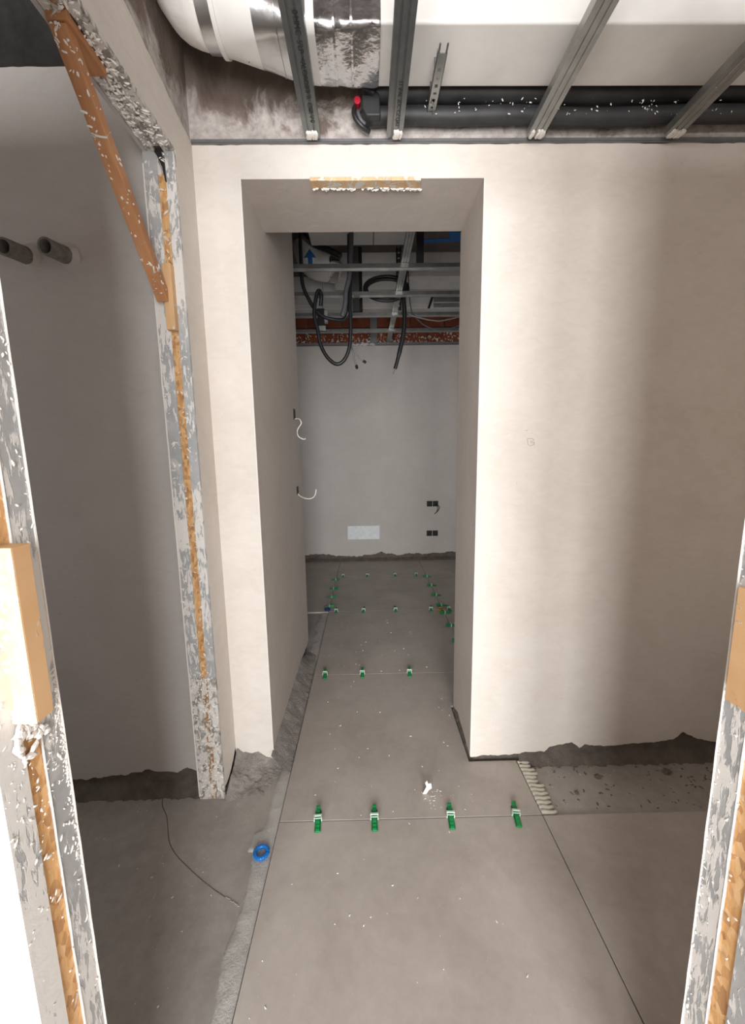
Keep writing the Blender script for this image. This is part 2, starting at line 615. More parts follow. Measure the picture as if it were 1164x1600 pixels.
# mortar skirt running through the opening on the left
def skirt(x, y):
    e = (x + 0.435) / 0.083
    hgt = 0.085 * max(0, 1 - e) ** 1.5 + 0.007 * fbm(x, y, 9) + 0.003 * fbm(x, y, 30, 3)
    fade = min(1, max(0, (2.62 - y) / 0.25))
    lo = SZ - 0.004 if e > 0.94 else SZ + 0.004
    return max(lo, SZ + 0.006 + hgt * fade) if e <= 0.97 else SZ - 0.003


heightfield('mortar_skirt', M['mortar'], -0.435, TX0 - 0.003, 1.56, 2.68, 16, 200, skirt, floor)


def corner(x, y):
    ex, ey = (x + 0.602) / 0.10, (1.60 - y) / 0.10
    hgt = 0.045 * max(0, 1 - ex) ** 1.6 + 0.055 * max(0, 1 - ey) ** 1.6 + 0.012 * fbm(x, y, 14) + 0.006 * fbm(x, y, 50)
    k = min(1, max(0, (x + 0.605) / 0.01)) * min(1, max(0, (y - 1.42) / 0.08)) * min(1, max(0, (-0.39 - x) / 0.06))
    return SZ - 0.003 + (0.005 + hgt) * k


heightfield('mortar_corner', M['mortar'], -0.60, -0.385, 1.40, 1.62, 50, 50, corner, floor)

# fine crack wandering over the screed
ck = [(-0.866, 1.478), (-0.842, 1.42), (-0.80, 1.37), (-0.774, 1.325), (-0.735, 1.26), (-0.69, 1.215), (-0.642, 1.18), (-0.58, 1.138), (-0.526, 1.105), (-0.47, 1.075), (-0.426, 1.053)]
MB().tube([(x, y, SZ + 0.0002) for x, y in ck], 0.0013, 4, 5).build('crack', M['dark_mortar'], floor)
mb = MB()
for i in range(9):
    x, y = -0.47 + i * 0.0055, 1.075 - i * 0.003
    mb.tube([(x, y, SZ), (x + 0.004, y - 0.006 * random.random(), SZ + 0.003), (x + 0.009, y - 0.002, SZ)], 0.0012, 4, 2)
stuff(mb.build('crack_crumbs', M['adhesive'], floor))


# ================================================================ WALLS
# ---- main wall with the doorway
wf = struct(MB().box(0.457, 2.3, 1.612, 1.958, SZ, 2.46).box(-0.6, -0.447, 1.612, 2.69, SZ, 2.46)
            .box(-0.46, 0.47, 1.612, 1.94, 2.362, 2.46).build('wall_front', M['dark_mortar']))
wu = struct(B('wall_upper', M['rough'], -2.6, 2.3, 1.604, 1.93, 2.46, 3.2))
botR = ragged([(0.445, 0.012), (0.56, 0.020), (0.70, 0.030), (0.777, 0.032), (0.80, 0.052), (0.90, 0.075), (0.935, 0.048), (0.96, 0.066), (1.0, 0.055), (1.095, 0.053), (1.25, 0.066), (1.36, 0.075), (1.40, 0.105), (1.46, 0.085), (1.55, 0.060), (1.9, 0.05)], 0.008, 0.010, 2)
botL = ragged([(-0.600, 0.040), (-0.56, 0.066), (-0.50, 0.062), (-0.455, 0.036), (-0.435, 0.028)], 0.006, 0.012, 5)
top = ragged([(1.9, 2.459), (-0.60, 2.459)], 0.02, 0.004, 9)
poly = botL + [(-0.435, 2.35), (0.445, 2.35)] + botR + top
MB().prism(poly, FX(1.6), 0.0, 0.014).build('plaster', M['plaster'], wf)
# rough band under the plaster on the left has pale smears
B('mortar_patch', M['mortar'], -0.6, -0.438, 1.606, 1.612, SZ, 0.12, wf)
# reveals
revL = ragged([(1.614, 0.05), (1.75, 0.07), (2.0, 0.06), (2.3, 0.075), (2.6, 0.05), (2.69, 0.05)], 0.02, 0.014, 4)
MB().prism(revL + [(2.69, 2.76), (1.955, 2.76), (1.955, 2.351), (1.614, 2.351)], FY(-0.447), 0.0, 0.012).build('reveal_plaster', M['plaster_grey'], wf)
MB().box(-0.6, -0.447, 1.94, 2.69, 2.46, 2.76).build('reveal_core', M['slab'], wf)
revR = ragged([(1.614, 0.012), (1.75, 0.035), (1.85, 0.055), (1.955, 0.02)], 0.01, 0.008, 6)
MB().prism(revR + [(1.968, 2.351), (1.614, 2.351)], FY(0.445), 0.0, 0.012).build('reveal_plaster', M['plaster_grey'], wf)
B('soffit_plaster', M['plaster_grey'], -0.436, 0.446, 1.6005, 1.952, 2.3495, 2.362, wf)
B('lintel_back', M['plaster_grey'], -0.436, 0.456, 1.94, 1.952, 2.362, 2.46, wf)
B('back_plaster', M['plaster_grey'], 0.45, 2.3, 1.958, 1.970, 0.05, 2.46, wf)
# corner bead slivers on the jamb edges
MB().tube([(-0.4345, 1.599, 0.04), (-0.4345, 1.599, 1.2), (-0.4345, 1.599, 2.348)], 0.0022, 5, 1).build('corner_bead', M['plaster_bead'], wf)
MB().tube([(0.4445, 1.599, 0.02), (0.4445, 1.599, 2.348)], 0.0022, 5, 1).build('corner_bead', M['plaster_bead'], wf)
# pencilled marks on the plaster
mb = MB()
zz = 1.5985
for pts in ([(0.640, 1.418), (0.652, 1.4195), (0.662, 1.4185), (0.668, 1.412), (0.662, 1.409), (0.653, 1.408), (0.655, 1.402), (0.663, 1.402), (0.671, 1.4045)],
            [(0.640, 1.418), (0.643, 1.400), (0.648, 1.391), (0.658, 1.391), (0.668, 1.397)], [(0.668, 1.404), (0.6695, 1.391)],
            [(0.631, 1.452), (0.636, 1.449), (0.642, 1.453)]):
    mb.tube([(x, zz, z) for x, z in pts], 0.0007, 4, 1)
mb.build('pencil_mark', M['pencil'], wf)

# timber strip set in the front edge of the lintel soffit
ts = empty('timber_strip', (0.018, 1.625, 2.34), 'pale timber strip set into the soffit edge above the doorway, crusted with plaster', 'timber strip')
MB().prism(ragged([(-0.186, 2.3415), (0.214, 2.3415)], 0.01, 0.0015, 3) + [(0.214, 2.354), (-0.186, 2.354)], FX(1.597), 0, 0.045).build('board', M['timber_smeared'], ts)
mb = MB()
for i in range(70):
    x = -0.19 + 0.408 * random.random()
    y = 1.638 + 0.012 * random.random()
    s = 0.003 + 0.004 * random.random()
    mb.tube([(x, y, 2.343), (x + s, y + 0.003, 2.339), (x + 2 * s, y, 2.343)], 0.0028, 5, 2)
stuff(mb.build('plaster_crust', M['plaster_bead'], ts, smooth=True))

# ---- side-room wall on the left
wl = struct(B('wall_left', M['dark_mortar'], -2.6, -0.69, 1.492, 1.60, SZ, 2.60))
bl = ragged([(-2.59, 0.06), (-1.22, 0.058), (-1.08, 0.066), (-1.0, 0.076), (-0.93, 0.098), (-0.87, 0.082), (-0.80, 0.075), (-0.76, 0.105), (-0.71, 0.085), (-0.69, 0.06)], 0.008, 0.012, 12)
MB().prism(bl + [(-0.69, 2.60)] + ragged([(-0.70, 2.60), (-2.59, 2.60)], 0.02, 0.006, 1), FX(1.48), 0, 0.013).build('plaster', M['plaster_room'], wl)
B('upper_core', M['void_shade_concrete'], -2.6, -0.69, 1.50, 1.60, 2.60, 3.2, wl)

# ---- partition: stub, end face, header
wp = struct(MB().box(-0.69, -0.612, 1.455, 1.60, SZ, 2.46).box(-0.69, -0.612, 0.535, 1.455, 2.345, 2.46).build('wall_partition', M['dark_mortar']))
MB().prism([(1.456, 0.03)] + ragged([(1.457, 0.03), (1.50, 0.03), (1.56, 0.06), (1.60, 0.09)], 0.008, 0.008, 21)[1:] + [(1.60, 2.462)] + ragged([(1.60, 2.462), (1.244, 2.52), (1.05, 2.56), (0.535, 2.62)], 0.02, 0.006, 8)[1:] + [(0.535, 2.349), (1.456, 2.349)],
           FY(-0.612), 0, 0.012).build('plaster', M['plaster_grey'] if 0 else M['plaster'], wp)
B('upper_core', M['rough'], -0.69, -0.606, 0.535, 1.604, 2.45, 3.2, wp)
# end face strips
def vstrip(name, mat, x0, x1, z0, z1, y=1.443, t=0.012, parent=wp):
    return B(name, mat, x0, x1, y, y + t, z0, z1, parent)


vstrip('metal_strip', M['strip'], -0.700, -0.657, 0.52, 2.336)
vstrip('metal_strip', M['strip'], -0.631, -0.5995, 0.52, 2.336)
vstrip('osb_strip', M['osb'], -0.657, -0.631, 0.52, 2.27, 1.447)
vstrip('splattered_strip', M['splatter'], -0.700, -0.657, SZ, 0.52)
vstrip('splattered_strip', M['splatter'], -0.631, -0.5995, SZ, 0.52)
vstrip('splattered_osb', M['splatter_osb'], -0.657, -0.631, SZ, 0.52, 1.445)
vstrip('plaster_plug', M['splatter'], -0.657, -0.638, 2.27, 2.336, 1.446)
# header soffit strips
hs = MB().box(-0.684, -0.660, 0.54, 1.443, 2.336, 2.348).build('splattered_strip', M['splatter'], wp)
B('splattered_strip', M['splatter'], -0.660, -0.632, 1.165, 1.425, 2.339, 2.348, wp)
B('metal_strip', M['splatter'], -0.632, -0.5995, 0.54, 1.443, 2.336, 2.348, wp)
B('splattered_strip', M['splatter_osb'], -0.660, -0.632, 0.54, 1.04, 2.338, 2.348, wp)
# side-room face of the partition header
B('back_plaster', M['plaster_room'], -0.698, -0.686, 0.535, 1.443, 2.336, 2.60, wp)
# raised plaster edge along the post
mb = MB()
pts = [(-0.7005 + 0.0015 * noise.noise(Vector((0, 0, z * 9))), 1.441, z) for z in [i * 0.02 for i in range(0, 116)]]
mb.tube(pts, 0.0022, 5, 1)
mb.build('plaster_edge', M['plaster_bead'], wp)


def blobs(n, fn, size=(0.003, 0.009), seed=1):
    """flat irregular crumbs; fn(rand) -> (point, u axis, v axis, normal)"""
    rd = random.Random(seed)
    mb = MB()
    for _ in range(n):
        p, u, v, nn = fn(rd)
        p, u, v, nn = Vector(p), Vector(u), Vector(v), Vector(nn)
        s = rd.uniform(*size)
        a = rd.uniform(0, math.pi)
        uu, vv = u * math.cos(a) + v * math.sin(a), v * math.cos(a) - u * math.sin(a)
        el = rd.uniform(1.2, 3.2)
        k = 7
        ring = [p + (uu * math.cos(2 * math.pi * i / k) * el + vv * math.sin(2 * math.pi * i / k)) * s * rd.uniform(0.6, 1.2) * 0.5 for i in range(k)]
        rt = [q * 0.45 + p * 0.55 + nn * s * 0.38 for q in ring]
        mb.loft([ring, rt])
    return mb


def post_fn(rd):
    z = rd.random()
    z = rd.uniform(0.0, 0.55) if z < 0.5 else rd.uniform(0.55, 2.33)
    return (rd.uniform(-0.698, -0.603), 1.4432, z), (1, 0, 0), (0, 0, 1), (0, -1, 0)


stuff(blobs(340, post_fn, (0.003, 0.008), 3).build('plaster_splatter', M['plaster_bead'], wp))


def soffit_fn(rd):
    y = rd.uniform(0.95, 1.42)
    return (rd.uniform(-0.682, -0.604), y, 2.3362), (0.6, 0.8, 0), (0.8, -0.6, 0), (0, 0, -1)


stuff(blobs(320, soffit_fn, (0.003, 0.009), 4).build('plaster_splatter', M['plaster_bead'], wp))
# dark gap broken open at the top of the post
MB().prism([(-0.664, 2.337), (-0.640, 2.337), (-0.632, 2.30), (-0.629, 2.245), (-0.634, 2.25), (-0.640, 2.29), (-0.655, 2.325)], FX(1.4425), 0, 0.001).build('gap', M['black'], wp)

# ---- timber brace
br = empty('timber_brace', (-0.66, 1.42, 1.79), 'reddish timber corner brace slanting from the post up to the header over the left opening', 'brace')
ax0, ax1 = Vector((-0.6625, 1.045, 2.325)), Vector((-0.6625, 1.425, 1.885))
d = (ax1 - ax0).normalized()
up = Vector((1, 0, 0))
nn = d.cross(up)
mb = MB()
sec = []
for P in (ax0, ax0.lerp(ax1, .5), ax1):
    sec.append([P + up * a + nn * b for a, b in ((-0.0185, -0.016), (0.0185, -0.016), (0.0185, 0.016), (-0.0185, 0.016))])
mb.loft(sec)
mb.build('batten', M['timber'], br, bevel=0.0015)
B('cleat', M['timber_light'], -0.659, -0.629, 1.418, 1.443, 1.790, 1.995, br, 0.001)['label'] = 'pale cleat on the post'
B('cleat', M['timber'], -0.682, -0.636, 1.03, 1.165, 2.318, 2.338, br, 0.001)['label'] = 'cleat under the header'
mb = blobs(26, lambda rd: (lambda t: (ax0.lerp(ax1, t) + up * 0.0187 + nn * rd.uniform(-0.014, 0.014), d, nn, up))(rd.random()), (0.002, 0.006), 8)
o = mb.build('plaster_splatter', M['plaster_bead'], br)
stuff(o)
nd = Vector((0, -0.76, -0.66))
stuff(blobs(60, lambda rd: (lambda t: (ax0.lerp(ax1, t) + nd * 0.0165 + up * rd.uniform(-0.016, 0.014), d, up, nd))(rd.random() ** 1.8), (0.002, 0.007), 9).build('plaster_splatter', M['plaster_bead'], br))

# ---- near wall with the doorway the picture is taken through
wn = struct(MB().box(-2.6, -0.462, 0.447, 0.523, SZ, 2.45).box(0.537, 2.3, 0.447, 0.523, SZ, 2.45).box(-0.47, 0.54, 0.447, 0.523, 2.362, 2.45)
            .build('wall_near', M['dark_mortar']))
for sx, x0, x1 in ((1, -2.6, -0.452), (-1, 0.527, 2.3)):
    B('plaster', M['plaster_bead'], x0, x1, 0.435, 0.447, 0.0, 2.45, wn)
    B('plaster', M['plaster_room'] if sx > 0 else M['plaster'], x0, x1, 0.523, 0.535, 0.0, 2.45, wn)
B('plaster', M['plaster'], -0.47, 0.54, 0.435, 0.535, 2.35, 2.362, wn)
# left reveal
B('metal_strip', M['strip_near'], -0.462, -0.450, 0.500, 0.5352, 0.0, 2.35, wn)
B('osb_strip', M['osb_near'], -0.462, -0.453, 0.473, 0.500, 0.0, 2.35, wn)
B('metal_strip', M['strip_white'], -0.462, -0.450, 0.4348, 0.473, 0.0, 2.35, wn)
# right reveal
B('metal_strip', M['strip_near'], 0.525, 0.537, 0.497, 0.5352, 0.0, 2.35, wn)
B('osb_strip', M['osb_near'], 0.528, 0.537, 0.469, 0.497, 0.0, 2.35, wn)
B('metal_strip', M['strip_near'], 0.525, 0.537, 0.4348, 0.469, 0.0, 2.35, wn)
for (x, y, r) in ((-0.4495, 0.5365, 0.0016), (-0.4500, 0.4995, 0.0011), (0.5245, 0.5365, 0.0014), (0.525, 0.4975, 0.0011)):
    pts = [(x + 0.0008 * noise.noise(Vector((x, y, z * 23))), y, z) for z in [i * 0.0125 for i in range(0, 160)]]
    MB().tube(pts, r, 5, 1).build('plaster_edge', M['plaster_bead'], wn)


def jl(rd):
    z = rd.choice([rd.uniform(0.9, 1.08), rd.uniform(0.3, 1.9), rd.uniform(0.75, 1.0)])
    y = rd.choice([0.5355 - abs(rd.gauss(0, 0.004)), rd.uniform(0.437, 0.535)])
    return (-0.4498, min(y, 0.5345), z), (0, 0.5, 0.86), (0, 0.86, -0.5), (1, 0, 0)


def jr(rd):
    z = rd.uniform(0.3, 1.6)
    y = rd.choice([0.5345 - abs(rd.gauss(0, 0.003)), rd.uniform(0.437, 0.535)])
    return (0.5248, y, z), (0, -0.5, 0.86), (0, 0.86, 0.5), (-1, 0, 0)


stuff(blobs(420, jl, (0.0012, 0.0042), 13).build('plaster_splatter', M['plaster_bead'], wn))
stuff(blobs(160, jr, (0.0012, 0.0042), 14).build('plaster_splatter', M['plaster_bead'], wn))
# pale crust under the left block
stuff(blobs(60, lambda rd: ((-0.4485, rd.uniform(0.462, 0.512), rd.gauss(1.03, 0.018)), (0, 1, 0), (0, 0, 1), (1, 0, 0)), (0.006, 0.013), 17).build('plaster_crust', M['plaster_bead'], wn))
# timber blocks nailed to the near reveals
tb = empty('timber_block', (-0.437, 0.477, 1.04), 'timber block nailed on the near left jamb, front face smeared with white plaster', 'timber block')
B('block', M['timber_light'], -0.450, -0.420, 0.4645, 0.491, 1.043, 1.270, tb, 0.001)
B('smeared_face', M['timber_smeared'], -0.450, -0.4202, 0.4638, 0.4645, 1.043, 1.2695, tb)
stuff(blobs(70, lambda rd: ((rd.uniform(-0.448, -0.423), 0.4636, 1.045 + 0.215 * rd.random() ** 1.3), (1, 0, 0), (0, 0, 1), (0, -1, 0)), (0.002, 0.007), 18).build('plaster_splatter', M['plaster_bead'], tb))
tb = empty('timber_block', (0.51, 0.488, 1.02), 'short orange timber block nailed on the near right jamb', 'timber block')
B('block', M['timber_light'], 0.497, 0.525, 0.466, 0.507, 1.026, 1.190, tb, 0.001)

# ---- remaining room shell
struct(B('wall_right', M['plaster'], 1.9, 2.0, 0.535, 1.60, SZ, 3.2))
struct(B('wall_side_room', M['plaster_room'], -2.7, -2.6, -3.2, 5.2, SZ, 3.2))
struct(B('ceiling', M['slab'], -2.7, 2.6, -3.2, 5.2, 3.2, 3.35))
wr = struct(MB().box(2.45, 2.55, -3.1, 5.2, SZ, 3.2).build('wall_far_right', M['plaster_room']))
# wall behind the camera with the terrace door opening
wb = struct(MB().box(-2.6, -1.5, -3.2, -3.1, SZ, 3.2).box(1.22, 2.5, -3.2, -3.1, SZ, 3.2).box(-1.5, 1.22, -3.2, -3.1, 2.8, 3.2).build('wall_rear', M['plaster']))
struct(MB().box(-1.5, -1.44, -3.2, -3.12, 0, 2.8).box(1.16, 1.22, -3.2, -3.12, 0, 2.8).box(-0.56, -0.30, -3.2, -3.12, 0, 2.8).box(-1.5, 1.22, -3.2, -3.12, 2.74, 2.8).box(-1.5, 1.22, -3.2, -3.12, 0, 0.08).build('window_1', M['window_frame']))

# ---- far wall
wk = struct(B('wall_back', M['dark_mortar'], -2.6, 2.45, 4.972, 5.12, SZ, 2.60))
bb = ragged([(-2.5, 0.08), (-0.85, 0.075), (-0.61, 0.10), (-0.42, 0.072), (-0.25, 0.062), (-0.122, 0.052), (0.0, 0.075), (0.10, 0.085), (0.166, 0.115), (0.22, 0.09), (0.42, 0.068), (0.617, 0.085), (0.80, 0.075), (0.95, 0.09), (1.2, 0.095), (2.4, 0.08)], 0.015, 0.016, 30)
MB().prism(bb + [(2.4, 2.618), (-2.5, 2.618)], FX(4.96), 0, 0.013).build('plaster', M['plaster_far'], wk)
B('upper_backing', M['dark_mortar'], -2.6, 2.45, 4.985, 5.12, 2.60, 3.2, wk)
me = None
rd = random.Random(5)
for row in range(3):
    for i in range(-4, 6):
        x0 = i * 0.40 + (0.2 if row % 2 else 0) - 0.05
        w, hh = 0.385, 0.19
        if me is None:
            b0 = MB().box(0, w, 0, 0.03, 0, hh).build('brick', M['brick'], wk, bevel=0.004)
            me = b0.data
            o = b0
        else:
            o = b0.copy()
            COL.objects.link(o)
        o.location = (x0, 4.958 + rd.uniform(0, 0.008), 2.625 + row * 0.20)
stuff(blobs(700, lambda rd: ((rd.uniform(-0.9, 1.25), 4.956, 2.63 + 0.15 * rd.random() ** 3), (1, 0, 0), (0, 0, 1), (0, -1, 0)), (0.005, 0.015), 41).build('plaster_splatter', M['plaster_bead'], wk))
# pale mortar fillet / rubble along the far wall foot
heightfield('mortar_fillet', M['dark_mortar'], -1.4, 1.9, 4.90, 4.97, 200, 6, lambda x, y: SZ + 0.006 + max(0, (y - 4.91)) * 0.7 + 0.012 * fbm(x, y, 20), floor)
heightfield('mortar_fillet', M['dark_mortar'], 0.66, 1.9, 1.555, 1.612, 160, 8, lambda x, y: SZ - 0.002 + max(0, (y - 1.56)) * 0.8 + 0.008 * fbm(x, y, 25), floor)
heightfield('mortar_fillet', M['dark_mortar'], -1.6, -0.70, 1.44, 1.492, 140, 8, lambda x, y: SZ - 0.002 + max(0, (y - 1.445)) * 0.9 + 0.009 * fbm(x, y, 25), floor)
heightfield('mortar_fillet', M['dark_mortar'], 0.438, 0.457, 1.60, 1.96, 4, 60, lambda x, y: SZ + 0.004 + max(0, (x - 0.438)) * 2.0 + 0.006 * fbm(x, y, 30), floor)

# white plate and sockets on the far wall
thing(B('access_plate', M['white_panel'], -0.251, 0.152, 4.952, 4.96, 0.279, 0.452, bevel=0.002), 'white rectangular plate low on the far wall', 'plate')
for z, lab in ((0.686, 'upper black double socket box on the far wall, cable hanging out'), (0.308, 'black double socket box low on the far wall, lower of two')):
    s = empty('socket_box', (0.82, 4.955, z), lab, 'socket box', 'socket boxes on the far wall')
    for x0 in (0.752, 0.827):
        b = MB()
        b.box(x0, x0 + 0.066, 4.951, 4.961, z, z + 0.008).box(x0, x0 + 0.066, 4.951, 4.961, z + 0.060, z + 0.068).box(x0, x0 + 0.008, 4.951, 4.961, z, z + 0.068).box(x0 + 0.058, x0 + 0.066, 4.951, 4.961, z, z + 0.068).box(x0, x0 + 0.066, 4.957, 4.961, z, z + 0.068)
        b.build('box', M['black'], s)
    if z > 0.5:
        MB().tube([(0.855, 4.955, 0.72), (0.870, 4.91, 0.715), (0.897, 4.90, 0.678), (0.885, 4.91, 0.64), (0.862, 4.915, 0.612), (0.842, 4.915, 0.598)], 0.0045, 6).build('cable', M['cable'], s)
        MB().tube([(0.860, 4.955, 0.71), (0.880, 4.92, 0.69), (0.875, 4.91, 0.65), (0.868, 4.915, 0.625)], 0.0035, 6).build('cable', M['cable'], s)

# cable outlets on the passage wall
for (y, z0, z1, lab, pts) in (
        (2.50, 1.576, 1.640, 'narrow black cable outlet with curling white cable on the passage wall, upper of two',
         [(-0.437, 2.50, 1.580), (-0.415, 2.55, 1.585), (-0.405, 2.57, 1.560), (-0.425, 2.57, 1.530), (-0.435, 2.58, 1.500), (-0.425, 2.59, 1.475), (-0.400, 2.60, 1.462), (-0.385, 2.60, 1.466)]),
        (2.50, 1.117, 1.168, 'narrow black cable outlet with upturned white cable on the passage wall, lower of two',
         [(-0.437, 2.50, 1.125), (-0.425, 2.53, 1.105), (-0.400, 2.58, 1.083), (-0.365, 2.60, 1.080), (-0.340, 2.60, 1.100), (-0.330, 2.60, 1.140)])):
    s = empty('cable_outlet', (-0.435, y, z0), lab, 'cable outlet', 'cable outlets on the passage wall')
    B('box', M['black'], -0.4365, -0.4335, y - 0.03, y + 0.035, z0, z1, s)
    MB().tube(pts, 0.0038, 7).build('cable', M['white_cable'], s, smooth=True)

# ---- pipe stubs sticking out of the side-room wall
for x, lab in ((-1.130, 'mortar coated pipe stub poking from the side room wall, left one'), (-1.000, 'mortar coated pipe stub poking from the side room wall, right one')):
    s = empty('pipe_stub', (x, 1.48, 2.03), lab, 'pipe stub', 'pipe stubs in the side room wall')
    R0, R1 = 0.027, 0.021
    c0 = Vector((x - 0.006, 1.390, 2.035))
    c1 = Vector((x + 0.004, 1.482, 2.045))
    dd = (c1 - c0).normalized()
    a = dd.cross(Vector((0, 0, 1))).normalized()
    b = a.cross(dd)
    ring = lambda c, r, k: [c + (a * math.cos(t * math.pi / 12) + b * math.sin(t * math.pi / 12)) * r * (1 + 0.05 * noise.noise(Vector((t * .5, k, x)))) for t in range(24)]
    mb = MB().loft([ring(c0, R1, 0), ring(c0, R0, 1), ring(c0.lerp(c1, .4), R0 * 0.99, 2), ring(c1, R0 * 1.04, 3)], cap=False)
    mb.loft([ring(c0, R1, 0), ring(c0.lerp(c1, .55), R1 * 0.97, 2)], cap=False)
    rr = ring(c0.lerp(c1, .55), R1 * 0.97, 2)
    mb.add(rr, [tuple(range(24))])
    mb.build('pipe', mottled('stub_mortar', (0.16, 0.145, 0.13), (0.36, 0.33, 0.30), 40, 0.95, 0.9, 0.006) if x < -1.05 else bpy.data.materials['stub_mortar'], s, smooth=True)
    hf = [c1 + Vector((0, -0.004, 0)) + (a * math.cos(t * math.pi / 12) + b * math.sin(t * math.pi / 12)) * 0.040 * (1 + 0.15 * noise.noise(Vector((t * .7, 9, x)))) + Vector((0, 0.004, 0)) for t in range(24)]
    MB().loft([ring(c0.lerp(c1, .8), R0, 1), hf], cap=False).build('mortar_collar', M['plaster_room'], s, smooth=True)

# ================================================================ FRONT CEILING VOID
# perimeter track along the top of the wall
mb = MB()
mb.box(-0.598, 1.88, 1.590, 1.592, 2.4605, 2.471).box(-0.598, 1.88, 1.590, 1.603, 2.4595, 2.4615)
thing(mb.build('perimeter_track', M['track']), 'thin galvanised perimeter track lying along the top edge of the plastered wall', 'track')


def channel(name, length, w, h, mat, ribs=True):
    """C profile along +Y from origin; ribbed face down"""
    hw = w / 2
    t = 0.0012
    if ribs:
        outer = [(-hw, h), (-hw, 0), (-hw * .46, 0), (-hw * .40, .003), (-hw * .30, .003), (-hw * .24, 0), (hw * .24, 0), (hw * .30, .003), (hw * .40, .003), (hw * .46, 0), (hw, 0), (hw, h)]
    else:
        outer = [(-hw, h), (-hw, 0), (hw, 0), (hw, h)]
    lip = [(hw - .007, h), (hw - .007, h - t), (hw - t, h - t)]
    inner = [(x * (1 - t / hw), z + t) for x, z in reversed(outer[1:-1])]
    inner[0] = (hw - t, t)
    inner[-1] = (-hw + t, t)
    poly = [(-hw + .007, h)] + outer + lip + inner + [(-hw + t, h - t), (-hw + .007, h - t)]
    return MB().prism(poly, lambda u, w_, d: (u, d, w_), 0, length).build(name, mat)


def text(parent, s, loc, rot, size, mat, name='printed_text'):
    c = bpy.data.curves.new(name, 'FONT')
    c.body = s
    c.size = size
    c.align_x, c.align_y = 'CENTER', 'CENTER'
    c.extrude = 0.0002
    o = bpy.data.objects.new(name, c)
    c.materials.append(mat)
    o.matrix_world = Matrix.Translation(loc) @ rot
    COL.objects.link(o)
    bpy.context.view_layer.update()
    me = bpy.data.meshes.new_from_object(o.evaluated_get(bpy.context.evaluated_depsgraph_get()))
    me.materials.clear()
    me.materials.append(mat)
    bpy.data.objects.remove(o)
    bpy.data.curves.remove(c)
    o = bpy.data.objects.new(name, me)
    o.matrix_world = Matrix.Translation(loc) @ rot
    COL.objects.link(o)
    if parent:
        o.parent = parent
        o.matrix_parent_inverse = Matrix.Translation(-parent.location)
    return o


ZC = 2.461
chd = [(-0.168, 'galvanised ceiling profile nearest the foil ducts, dark reflection painted in, printed with black text'),
       (0.117, 'galvanised ceiling profile left of the slotted strip, splashed pale at its foot'),
       (0.611, 'long galvanised ceiling profile crossing the middle of the white duct'),
       (1.096, 'rightmost galvanised ceiling profile on the front wall')]
roty = Matrix.Rotation(math.radians(180), 4, 'X') @ Matrix.Rotation(math.radians(-90), 4, 'Z')
for i, (x, lab) in enumerate(chd):
    e = empty('ceiling_profile', (x, 1.57, ZC), lab, 'ceiling profile', 'ceiling profiles over the front room')
    o = channel('profile', 1.13, 0.056, 0.027, M['profile'] if i > 1 else M['profile_reflection'])
    o.location = (0, -1.13 + 0.0, 0)
    o.parent = e
    o.location = (0, -1.13, 0)
    mb = MB()
    for j in range(7):
        a = x + random.uniform(-0.022, 0.022)
        mb.tube([(a, 1.572, ZC - 0.001), (a + 0.004, 1.560 - 0.02 * random.random(), ZC - 0.003), (a, 1.545, ZC)], 0.006, 6, 2)
    stuff(mb.build('plaster_dab', M['plaster_bead'], e, smooth=True))
    if i == 0:
        text(e, "04:IMC  5'LP  <ALOAOB'8 'R  CSIR V 0", Vector((x + 0.008, 1.335, ZC - 0.0008)), roty, 0.021, M['ink'])
    if i == 1:
        text(e, "11 IPAL 2DC CZ QAT", Vector((x + 0.005, 1.44, ZC - 0.0008)), roty, 0.018, M['ink'])

# slotted hanger strip
e = empty('slotted_strip', (0.24, 1.47, 2.515), 'short slotted steel hanger strip pointing at the viewer under the white duct', 'hanger strip')
w = 0.0145
L0, L1 = 1.335, 1.585
mb = MB()
zb = 2.512
slots = []
yy = L1 - 0.04
k = 0
while yy > L0 + 0.05:
    ln = 0.013 if k % 2 == 0 else 0.008
    slots.append((yy - ln / 2, yy + ln / 2))
    yy -= 0.0265
    k += 1
slots = slots[::-1]
prev = L0
for a, b in slots:
    mb.box(-w, w, prev, a, zb, zb + 0.002)
    mb.box(-w, -0.0048, a, b, zb, zb + 0.002).box(0.0048, w, a, b, zb, zb + 0.002)
    prev = b
mb.box(-w, w, prev, L1, zb, zb + 0.002)
mb.box(-w, -w + 0.0015, L0 - 0.0, L1 - 0.01, zb, zb + 0.013).box(w - 0.0015, w, L0, L1 - 0.01, zb, zb + 0.013)
o = mb.build('strip', M['profile'], e)
o.matrix_parent_inverse = Matrix()
o.location = (0, -1.47, -2.515)
o = MB().box(-0.0135, -0.0085, L0 - 0.028, L0, zb, zb + 0.003).box(0.0085, 0.0135, L0 - 0.028, L0, zb, zb + 0.003).build('end_prong', M['profile_dark'], e)
o.matrix_parent_inverse = Matrix()
o.location = (0, -1.47, -2.515)
for a in (1.39, 1.47):
    MB().box(0.225, 0.255, a, a + 0.002, zb + 0.002, 2.552).build('hanger_tab', M['profile_dark'], e)
MB().tube([(0.246, 1.555, 2.508), (0.243, 1.51, 2.503), (0.236, 1.49, 2.506), (0.232, 1.50, 2.512)], 0.0015, 6).build('wire', M['profile'], e)


# ---- air duct
def rring(x, yc, zc, hy, hz, r, n=10):
    pts = []
    for cy, cz, a0 in ((1, 1, 0), (-1, 1, 90), (-1, -1, 180), (1, -1, 270)):
        for i in range(n + 1):
            a = math.radians(a0 + 90 * i / n)
            pts.append((x, yc + cy * (hy - r) + math.cos(a) * r, zc + cz * (hz - r) + math.sin(a) * r))
    return pts


